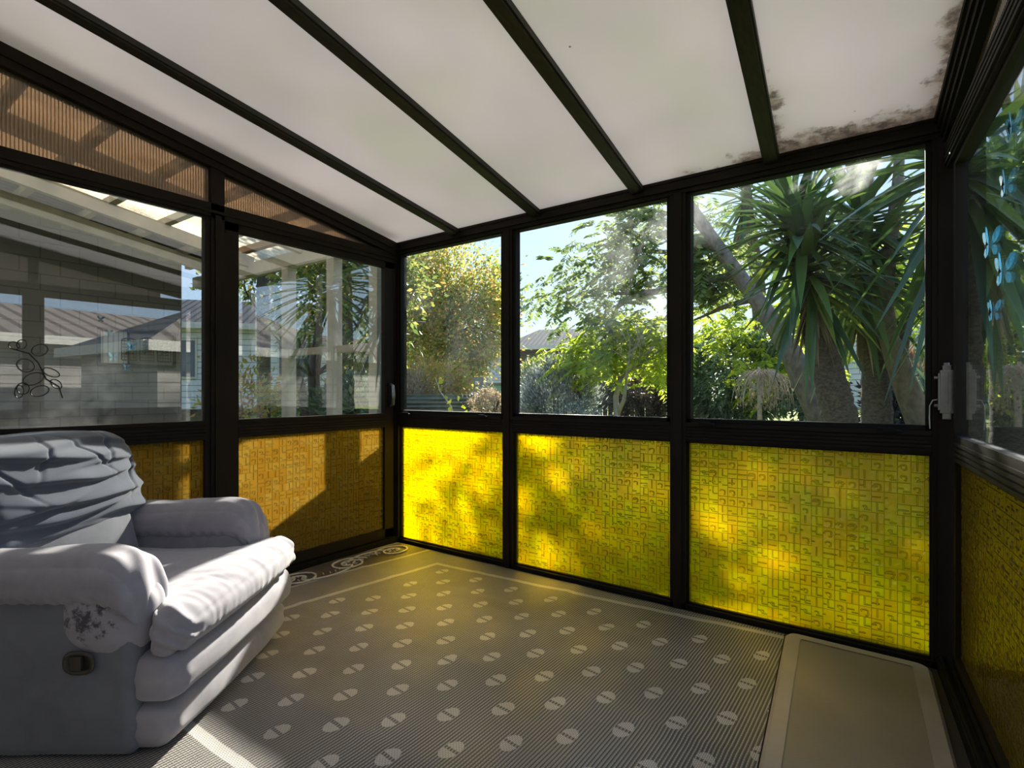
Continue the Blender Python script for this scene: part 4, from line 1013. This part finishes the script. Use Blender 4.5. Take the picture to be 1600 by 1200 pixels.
# fences
def fence(label, a, b, h, mat, n, gap=.012):
    a = Vector(a); b = Vector(b); F_ = thing('board_fence', label, 'fence', a); d = b - a; L = d.length; u = d / L; m = MB()
    for k in range(n):
        q = u * (L * (k + .5) / n); hh = h + random.uniform(-.02, .02)
        m.bar(q, q + Vector((0, 0, hh)), L / n - gap, .022, Vector((-u.y, u.x, 0)))
    m.build('boards', mat, F_)
    for z in (.3, h - .3): MB().bar(Vector((0, 0, z)) + Vector((-u.y, u.x, 0)) * .04, d + Vector((0, 0, z)) + Vector((-u.y, u.x, 0)) * .04, .05, .07).build('fence_rail', mat, F_)
    return F_
M['dark_fence'] = mat_wood('dark_weathered_board', (.045, .038, .034), (.12, .10, .085), 2)
fence('dark board fence behind the bare twisted tree', ground(925, 12.3), ground(1110, 12.0), 1.05, M['dark_fence'], 22)
fence('weathered board fence behind the trellis gate', ground(575, 16.0), ground(800, 16.5), .75, M['grey_timber'], 34)
fence('dark board fence between porch tree and white house', ground(330, 10.5), ground(600, 11.0), .65, M['grey_timber'], 30)
sh = thing('green_shed', 'pale turquoise tank half hidden beside the left mullion', 'tank', ground(800, 15.0), YAW)
MB().box((-.65, -.4, 0), (.60, .4, .72)).build('tank_wall', plain('turquoise_paint', (.36, .62, .56), .5, 0, .08), sh, bevel=.03); MB().box((-.7, -.45, .72), (.65, .45, .77)).build('lid', M['grey_timber'], sh)

# ---------------------------------------------------------------- middle window
shrub('silver_bush', 'round silvery grey leaved bush in the middle garden window', 'shrub', ground(870, 9.0), (.62, .60, .68), 15000, 190, L_SILV, .078, .28, upright=1.0, shell=.5, spread=.15, top=556)
shrub('low_white_shrub', 'low pale leaved shrub at the foot of the silvery bush', 'shrub', ground(895, 7.4), (.75, .3, .35), 3000, 60, L_SILV, .045, .5, spread=.2, top=628)
shrub('mixed_hedge', 'dark green and rusty shrub in front of the far house', 'shrub', ground(838, 17), (.9, .7, .8), 4500, 70, L_AUT2, .11, .5, top=556)
bt = thing('bare_tree', 'bare twisted pale tree before the dark fence', 'tree', ground(962, 8.2)); B = bt.location
m = MB(); random.seed(21)
trunkp = [Vector((0, 0, 0)), at(964, 648, 8.2) - B, at(962, 620, 8.2) - B, at(970, 592, 8.2) - B]
m.tube(trunkp, [.055, .05, .042, .035], 8); m.tube([trunkp[1], at(975, 625, 8.1) - B, at(978, 600, 8.0) - B], [.04, .03, .025], 7)
m.build('trunk', B_GREY, bt, smooth=True, fix=False)
for k, (e, r) in enumerate(((at(1010, 560, 8.0), .026), (at(945, 568, 8.4), .02), (at(1035, 545, 8.3), .022), (at(985, 545, 7.9), .02))):
    m = MB(); s = trunkp[3] if k < 3 else at(978, 600, 8.0) - B; e = e - B; md = (s + e) / 2 + Vector((0, 0, .05)); m.tube([s, md, e], [r, r * .75, r * .5], 6)
    for j in range(9):
        q = s.lerp(e, random.uniform(.4, 1)); branchy(m, q, (e - s) + Vector((random.gauss(0, .3), random.gauss(0, .3), random.gauss(.05, .2))), .34, r * .38, 2, .55, .02, 2, 4)
    m.build('branch', B_GREY, bt, smooth=True, fix=False)

shrub('dark_hedge', 'dark reddish hedge right behind the bare twisted tree', 'hedge', ground(1010, 11.0), (.85, .45, .75), 6500, 80, mat_leaf('maroon_leaf', [(0, (.03, .03, .025)), (.6, (.07, .06, .045)), (1, (.16, .10, .07))], .3), .08, .4, top=555)
# feathery tree
def fronds(name, P, D, L, mat, parent, pairs=9, leaf=.30, droop=.55):
    """pinnate fronds: a curved midrib with leaflets either side"""
    n = len(P); D = unit(D); Ls = np.broadcast_to(L, (n,)); up = np.array([0, 0, 1.0]); R = unit(np.cross(D, up) + 1e-6)
    PP, DD, LL = [], [], []
    for k in range(pairs):
        s = (k + .7) / pairs; pos = P + D * (Ls * s)[:, None] - up * (droop * Ls * s ** 2 * .6)[:, None]
        tang = unit(D - up * droop * s * 1.2); w = leaf * (.45 + .9 * math.sin(PI * min(1, s * .9 + .1)))
        for sg in (-1, 1):
            PP.append(pos); DD.append(unit(R * sg + tang * .55 - up * .25 + RNG.normal(size=(n, 3)) * .12)); LL.append(Ls * w)
    P2, D2, L2 = np.concatenate(PP), np.concatenate(DD), np.concatenate(LL)
    return leaves(name, P2, D2, L2, L2 * .34, mat, parent, .1)
jb = ground(1310, 7.0)
JT = thing('feathery_tree', 'leaning pale trunked tree with feathery lime green foliage', 'tree', jb)
JP = [at(1300, 700, 7.0), at(1284, 655, 7.0), at(1258, 600, 7.05), at(1238, 556, 7.1), at(1205, 500, 7.2), at(1178, 462, 7.3), at(1150, 425, 7.4), at(1112, 372, 7.5), at(1080, 325, 7.6), at(1030, 250, 7.7)]
m = MB(); m.tube([Vector((0, 0, 0))] + [p - jb for p in JP], [.19, .175, .165, .155, .135, .115, .105, .10, .09, .08, .06], 12); m.build('trunk', B_PALE, JT, smooth=True, fix=False)
def limb(pts, rad, nm='limb'):
    m = MB(); m.tube([p - jb for p in pts], rad, 8); return m.build(nm, B_PALE, JT, smooth=True, fix=False)
limb([at(1155, 430, 7.4), at(1105, 437, 7.7), at(1050, 452, 8.0), at(1000, 458, 8.3), at(955, 459, 8.6)], [.065, .055, .05, .04, .02])
limb([at(1050, 452, 8.0), at(985, 465, 8.3), at(965, 480, 8.4), at(950, 510, 8.5)], [.04, .035, .03, .015])
limb([at(1180, 466, 7.3), at(1130, 480, 7.8), at(1085, 500, 8.2)], [.05, .035, .015])
limb([at(1112, 372, 7.5), at(1070, 395, 8.0), at(1000, 392, 8.4), at(940, 400, 8.8)], [.05, .04, .03, .012])
limb([at(1090, 340, 7.6), at(1040, 350, 8.2), at(980, 335, 8.6)], [.045, .03, .012])
def frond_cloud(spots, n, L, mat, name, pairs=9, jit=.28, dro=.55):
    P, D = [], []
    for (px, py, D0, wgt) in spots:
        k = int(n * wgt); c = at(px, py, D0) - jb
        o = RNG.normal(size=(k, 3)) * jit * np.array([1, 1, .7]); P.append(np.array(c) + o); d = RNG.normal(size=(k, 3)); d[:, 2] = d[:, 2] * .4 - .25; d += np.array(RT) * -.5; D.append(d)
    P = np.concatenate(P); D = np.concatenate(D)
    return fronds(name, P, D, L * RNG.uniform(.7, 1.25, len(P)), mat, JT, pairs, .30, dro)
low = [(905, 555, 8.6, 1), (935, 535, 8.5, 1), (965, 555, 8.4, 1), (935, 575, 8.4, .8), (985, 540, 8.3, 1), (1015, 555, 8.2, 1), (1035, 530, 8.2, 1), (960, 515, 8.4, .8), (1005, 510, 8.3, 1), (1040, 575, 8.2, .6), (890, 575, 8.6, .5)]
mid = [(880, 440, 8.8, .8), (905, 465, 8.7, 1), (900, 420, 8.8, .8), (940, 440, 8.6, 1), (975, 430, 8.5, 1), (930, 490, 8.6, 1), (890, 490, 8.8, .6), (960, 400, 8.5, .8), (1000, 480, 8.4, 1), (1000, 430, 8.4, 1), (985, 455, 8.4, .8)]
top = [(915, 350, 8.9, .4), (935, 380, 8.8, .5), (975, 365, 8.6, 1), (1010, 350, 8.5, 1.2), (1015, 380, 8.4, 1.0), (1010, 400, 8.4, 1), (1035, 330, 8.5, 1.2), (985, 330, 8.6, .7)]
frond_cloud(low, 40, .34, L_JAC, 'foliage', jit=.2)
frond_cloud(mid, 20, .36, L_JACD, 'foliage', jit=.27)
frond_cloud(top, 24, .36, L_JACD, 'foliage', jit=.25)
frond_cloud([(1088, 425, 7.9, 1), (1092, 385, 7.9, 1), (1100, 455, 7.8, 1), (1086, 350, 8.0, 1), (1120, 400, 7.8, .8), (1115, 440, 7.7, .8)], 46, .34, L_JACD, 'foliage', jit=.2)
right = [(1110, 520, 9.5, 1), (1150, 500, 9.5, 1), (1200, 540, 9.3, 1), (1185, 570, 9.2, 1), (1225, 590, 9.0, 1), (1100, 480, 9.8, .8), (1240, 500, 9.5, 1), (1130, 410, 10, .7), (1215, 455, 9.6, .8), (1100, 385, 10, .6), (1165, 440, 10, .6)]
frond_cloud(right, 24, .38, L_JAC, 'foliage', jit=.3)
# sparse far tree behind the palms, same feathery habit
ft = thing('far_feathery_tree', 'thin feathery tree behind the yucca trunks on the right', 'tree', ground(1415, 12)); jb_ = jb; jb = ft.location; JT_ = JT; JT = ft
m = MB(); m.tube([Vector((0, 0, 0)), at(1410, 560, 12) - jb, at(1395, 450, 12) - jb, at(1405, 330, 12) - jb], [.14, .12, .09, .05], 8); m.build('trunk', B_PALE, ft, smooth=True, fix=False)
frond_cloud([(1400, 480, 12, 1), (1425, 440, 12, 1), (1370, 470, 12, 1), (1330, 500, 12, 1), (1300, 540, 12, 1), (1440, 390, 12, 1), (1380, 400, 12, 1), (1330, 430, 12, .8), (1280, 470, 12, .8)], 44, .5, L_JAC, 'foliage', jit=.42)
jb, JT = jb_, JT_

# ---------------------------------------------------------------- right window: shrubs, weeping tree, yuccas
shrub('dark_shrub', 'large dark green shrub left of the weeping twiggy tree', 'shrub', ground(1145, 10.3), (1.1, .8, .95), 13000, 150, L_DARK, .11, .42, shell=.6, droop=.4, spread=.16, top=540)
wt = thing('weeping_tree', 'small weeping tree of bare brown twigs tied to a pale stake', 'tree', ground(1190, 7.6)); B = wt.location
m = MB(); m.tube([Vector((0, 0, 0)), at(1187, 640, 7.6) - B, at(1190, 588, 7.6) - B], [.035, .03, .03], 7); m.build('trunk', L_TWIG, wt, smooth=True, fix=False)
MB().box((-.05, -.03, 0), (-.015, 0, 1.22)).build('stake', M['cream_timber'], wt)
m = MB(); random.seed(5); top_ = at(1192, 590, 7.6) - B
for k in range(105):
    a = random.uniform(0, 2 * PI); r = random.uniform(.12, .38); dz = random.uniform(.18, .46)
    e = Vector((math.cos(a) * r, math.sin(a) * r, 0)); s = top_ + Vector((random.gauss(0, .04), random.gauss(0, .04), random.uniform(-.03, .05)))
    j = Vector((random.gauss(0, .04), random.gauss(0, .04), 0))
    m.tube([s, s + e * .45 + Vector((0, 0, .07)), s + e * .85 + j + Vector((0, 0, -.02)), s + e * 1.05 - j * .5 + Vector((0, 0, -dz * .6)), s + e * (1.05 + random.uniform(-.1, .1)) + Vector((0, 0, -dz))], [.006, .005, .004, .003, .0015], 4, cap=False)
m.build('weeping_twigs', L_TWIG, wt, fix=False)
P = np.array([list(top_ + Vector((math.cos(a) * r, math.sin(a) * r, -z))) for a, r, z in zip(RNG.random(170) * 6.28, RNG.uniform(.1, .36, 170), RNG.uniform(.1, .42, 170))]); leaves('dead_leaves', P, RNG.normal(size=P.shape) + np.array([0, 0, -1.5]), .06, .03, L_DRY, wt)

def blades(P, D, L, W, mat, name, parent, droop=.35, K=5):
    """sword leaves: K folded segments along a drooping midrib"""
    n = len(P); D = unit(D); up = np.array([0, 0, 1.0]); R = unit(np.cross(D, up) + RNG.normal(size=(n, 3)) * .1); L = np.broadcast_to(L, (n,)); W = np.broadcast_to(W, (n,)); dr = np.broadcast_to(droop, (n,))
    rows = []
    for k in range(K + 1):
        s = k / K; c = P + D * (L * s)[:, None] - up * (dr * L * s * s)[:, None]
        w = (W * (.55 + 1.5 * s * (1 - s) - .0 * s) * (1 - s ** 3))[:, None] * .5; N = np.cross(R, D)
        rows += [c - R * w + N * w * .35, c, c + R * w + N * w * .35]
    V = np.stack(rows, 1).reshape(-1, 3); m3 = 3 * (K + 1); f = []
    for k in range(K):
        for j in (0, 1): f.append((3*k+j, 3*k+j+1, 3*k+3+j+1, 3*k+3+j))
    F = (np.array(f)[None] + (np.arange(n) * m3)[:, None, None]).reshape(-1, 4)
    return np_mesh(name, V, F, mat, parent, True)
def yucca(label, base, path, rad, heads, group=None, mat=None, bark=None):
    T = thing('yucca_palm', label, 'yucca', base, 0, group); B = Vector(base)
    m = MB(); pts = [Vector((0, 0, 0))] + [Vector(p) - B for p in path]; rr = [rad * 1.12] + [rad * (1 - .45 * i / max(1, len(path) - 1)) for i in range(len(path))]
    # resample for a knobbly outline
    fine, fr = [], []
    for i in range(len(pts) - 1):
        for q in range(8):
            s = q / 8; fine.append(pts[i].lerp(pts[i + 1], s)); fr.append((rr[i] + (rr[i + 1] - rr[i]) * s) * (1 + .05 * math.sin(q * 2.4) + random.uniform(-.04, .04)))
    fine.append(pts[-1]); fr.append(rr[-1]); m.tube(fine, fr, 14); m.build('trunk', bark or B_YUC, T, smooth=True, fix=False)
    for (c, ax, n, L, W, skirt) in heads:
        c = np.array(Vector(c) - B); ax = np.array(Vector(ax).normalized()); k = np.sort(RNG.random(n))
        phi = RNG.random(n) * 2 * PI; tilt = .25 + 2.35 * k + RNG.normal(size=n) * .12             # young leaves upright, old ones hanging
        u = unit(np.cross(ax, np.array([.3, .9, .1]))[None])[0]; v = np.cross(ax, u)
        D = ax * np.cos(tilt)[:, None] + (u * np.cos(phi)[:, None] + v * np.sin(phi)[:, None]) * np.sin(tilt)[:, None]
        P = c - ax * (k * L * .42)[:, None] + RNG.normal(size=(n, 3)) * .015
        blades(P, D, L * RNG.uniform(.8, 1.1, n), W * RNG.uniform(.8, 1.15, n), mat or L_YUC, 'leaf_head', T, .08 + .42 * k * RNG.random(n))
        if skirt:
            ph = RNG.random(skirt) * 2 * PI; D = (u * np.cos(ph)[:, None] + v * np.sin(ph)[:, None]) * .35 + np.array([0, 0, -1.0]); P = c - ax * (L * .42 + RNG.random(skirt) * L * .12)[:, None]
            blades(P, D, L * RNG.uniform(.45, .95, skirt), W * .55, L_DRY, 'dead_leaf_skirt', T, 0.02)
    return T
random.seed(9)
b1 = ground(1318, 5.0)
yucca('yucca palm with a full spiky head in the middle of the right garden window', b1, [at(1312, 650, 5.0), at(1296, 590, 5.0), at(1278, 530, 5.05), at(1268, 480, 5.1), at(1250, 420, 5.1), at(1238, 350, 5.1)], .150,
      [(at(1258, 398, 4.95), (-.15, -.25, 1), 105, .80, .108, 40), (at(1238, 330, 5.0), (-.3, -.1, 1), 100, .80, .105, 0)])
b2 = ground(1365, 5.6)
yucca('yucca palm with the darker head, second from the left of the right window', b2, [at(1370, 650, 5.6), at(1368, 580, 5.6), at(1362, 520, 5.6), at(1352, 450, 5.6), at(1340, 370, 5.6)], .145,
      [(at(1350, 400, 5.5), (.05, 0, 1), 110, .90, .108, 30), (at(1345, 320, 5.5), (.1, .1, 1), 75, .86, .105, 0)])
b3 = ground(1500, 3.9)
yucca('near yucca whose long blades hang into the top right of the right window', b3, [at(1502, 600, 3.9), at(1500, 450, 3.9), at(1492, 250, 3.9), at(1488, 190, 3.9)], .13,
      [(at(1475, 215, 3.7), (-.30, -.2, .8), 95, 1.15, .105, 14)])
b4 = ground(1165, 11)
yucca('tall yucca with grey dead fronds at the top left of the right window', b4, [at(1190, 560, 11), at(1185, 450, 11), at(1168, 330, 11), at(1165, 280, 11)], .16,
      [(at(1165, 290, 11), (0, 0, 1), 70, 1.2, .10, 150)])
# leaning smooth trunk and its companion
lt = thing('leaning_trunk', 'stout pale ringed trunk leaning left at the right edge of the window', 'trunk', ground(1462, 5.2)); B = lt.location
pts = [Vector((0, 0, 0))] + [at(x, y, 5.3) - B for x, y in ((1440, 665), (1420, 615), (1402, 570), (1388, 525), (1382, 470), (1390, 400), (1402, 290), (1412, 150))]
m = MB(); m.tube(pts, [.135, .125, .11, .095, .08, .07, .06, .05, .035], 12); m.build('trunk', B_PALE, lt, smooth=True, fix=False)
m = MB(); m.tube([pts[3], at(1425, 470, 5.9) - B, at(1450, 420, 6.2) - B], [.07, .05, .03], 8); m.build('limb', B_PALE, lt, smooth=True, fix=False)
shrub('red_cordyline', 'reddish strap leaved plant below the white balcony', 'shrub', ground(1432, 8.0), (.35, .35, .35), 420, 20, L_RED, .42, .09, upright=.4, top=565)
shrub('green_strap_plant', 'green strap leaved plant beside the reddish one at the window edge', 'shrub', ground(1460, 7.0), (.2, .2, .35), 120, 8, L_DARK, .55, .08, upright=1.2, top=570)
shrub('dark_low_shrub', 'dark purple leaved shrub between the yucca trunk and the leaning trunk', 'shrub', ground(1400, 7.0), (.35, .4, .45), 2200, 30, mat_leaf('purple_leaf', [(0, (.02, .02, .03)), (.9, (.06, .06, .07)), (1, (.25, .35, .05))], .2), .10, .5, top=585)
shrub('small_leafy_shrub', 'small leafy shrub between the leaning trunk and first yucca', 'shrub', ground(1262, 8.4), (.3, .4, .4), 1500, 26, L_DARK, .09, .4, top=585)
# balcony house
bh = house('balcony_house', 'white house with a railed balcony seen past the yucca trunks', ground(1450, 18.5), 6.4, 5, 3.2, .7, YAW + .12, W_WHITE, R_TILE, M['white_timber'], .3, ((-1.6, .7, 1.0, .9), (1.6, .7, 1.2, .9)))
MB().box((-3.3, -3.9, 1.72), (3.3, -2.5, 1.92)).build('balcony_floor', M['white_timber'], bh)
MB().box((-3.3, -3.9, 2.72), (3.3, -3.82, 2.80)).build('balcony_rail', M['white_timber'], bh)
for k in range(28): MB().box((-3.27 + k * .24, -3.88, 1.92), (-3.235 + k * .24, -3.845, 2.72)).build('baluster', M['white_timber'], bh)

# ---------------------------------------------------------------- beyond the right hand glass
random.seed(31)
b5 = ground(1580, 4.6)
yucca('yucca palm outside the butterfly door with broad drooping blades', b5, [at(1585, 700, 4.6), at(1578, 600, 4.6), at(1568, 480, 4.6), at(1560, 380, 4.6)], .16, [(at(1560, 330, 4.5), (0, -.1, 1), 90, .95, .085, 20), (at(1600, 230, 4.4), (.2, -.2, 1), 70, .9, .085, 0)])
tree('garden_tree', 'leafy green tree filling the view through the butterfly door', 'tree', ground(1610, 9), [ground(1610, 9), at(1610, 500, 9), at(1600, 350, 9)], [(at(1590, 420, 9), (1.3, 1.2, 2.0), 7000, 80), (at(1570, 530, 8.6), (.8, .8, .7), 2600, 40)], L_JAC, B_DARK, .12, None, .14)
shrub('tall_hedge', 'dark hedge closing the garden beyond the right hand door', 'hedge', ground(1690, 12), (2.3, 1.3, 1.3), 9000, 120, L_DARK, .16, .5, top=480)
# far belt of trees along the back boundary
FAR = [(555, 27, 2.2, 'far green tree at the left end of the back boundary', L_AUT2), (645, 33, 2.4, 'far dull green tree behind the autumn tree', L_DARK),
       (950, 21, 1.15, 'dark far tree behind the feathery tree', L_DARK), (1062, 20, 1.25, 'mid green far tree behind the left part of the right window', L_AUT2), (1165, 21.5, 1.35, 'far tree above the dark shrub', L_JACD),
       (1245, 24, 1.15, 'far tree behind the first yucca trunk', L_JACD)]
for px, D, r, lab, mt in FAR:
    g0 = ground(px, D); tree('boundary_tree', lab, 'tree', g0, [g0, g0 + Vector((0, 0, r * .7)), g0 + Vector((0, 0, r * 1.2))], [(g0 + Vector((0, 0, r * .95)), (r * .95, r * .8, r * .95), 4200, 70)], mt, B_DARK, .17, 'trees along the back boundary', .14)
# overhead lines seen in the reflection
tag(MB().tube([(9, -14, 6.0), (8.6, -4, 5.2), (8.2, 8, 5.4), (8, 18, 6.2)], .012, 5).build('power_line', M['black_plastic'], None), 'thin black power line crossing the sky east of the house', 'cable')
# ================================================================== daylight
SUN = Vector((-.47, 1.0, .51)).normalized()
sd = bpy.data.lights.new('sun', 'SUN'); sd.energy = 10.0; sd.angle = math.radians(1.2); sd.color = (1.0, .93, .82)
so = new('sun', sd); so.rotation_euler = (-SUN).to_track_quat('-Z', 'Y').to_euler(); so.location = SUN * 40
w = bpy.data.worlds.new('sky'); scene.world = w; w.use_nodes = True; nt = w.node_tree; nt.nodes.clear()
tcw = nt.nodes.new('ShaderNodeTexCoord'); sepw = nt.nodes.new('ShaderNodeSeparateXYZ'); nt.links.new(tcw.outputs['Generated'], sepw.inputs[0])
rw = nt.nodes.new('ShaderNodeValToRGB'); nt.links.new(sepw.outputs[2], rw.inputs[0])
for k, (p, c) in enumerate(((0.0, (.44, .54, .65)), (.10, (.39, .51, .66)), (.40, (.32, .46, .70)), (1.0, (.20, .34, .64)))):
    e = rw.color_ramp.elements[k] if k < 2 else rw.color_ramp.elements.new(p); e.position = p; e.color = (*c, 1)
sk = nt.nodes.new('ShaderNodeTexSky'); sk.sky_type = 'NISHITA'; sk.sun_disc = False; sk.sun_elevation = math.asin(SUN.z); sk.sun_rotation = math.atan2(SUN.x, SUN.y)
sk.altitude = 20; sk.air_density = 1.0; sk.dust_density = .3; sk.ozone_density = 1.6
bg = nt.nodes.new('ShaderNodeBackground'); bg.inputs[1].default_value = .02; bg2 = nt.nodes.new('ShaderNodeBackground'); bg2.inputs[1].default_value = .95
ad = nt.nodes.new('ShaderNodeAddShader'); ow = nt.nodes.new('ShaderNodeOutputWorld')
nt.links.new(sk.outputs[0], bg.inputs[0]); nt.links.new(rw.outputs[0], bg2.inputs[0]); nt.links.new(bg.outputs[0], ad.inputs[0]); nt.links.new(bg2.outputs[0], ad.inputs[1]); nt.links.new(ad.outputs[0], ow.inputs[0])
vs = scene.view_settings; vs.view_transform = 'Standard'; vs.look = 'None'; vs.gamma = 1; vs.use_curve_mapping = False; vs.exposure = .75
scene.cycles.max_bounces = 12; scene.cycles.transparent_max_bounces = 24; scene.cycles.diffuse_bounces = 5; scene.cycles.transmission_bounces = 8
scene.cycles.use_denoising = True
scene.cycles.sample_clamp_indirect = 6
scene.cycles.caustics_reflective = False; scene.cycles.caustics_refractive = True
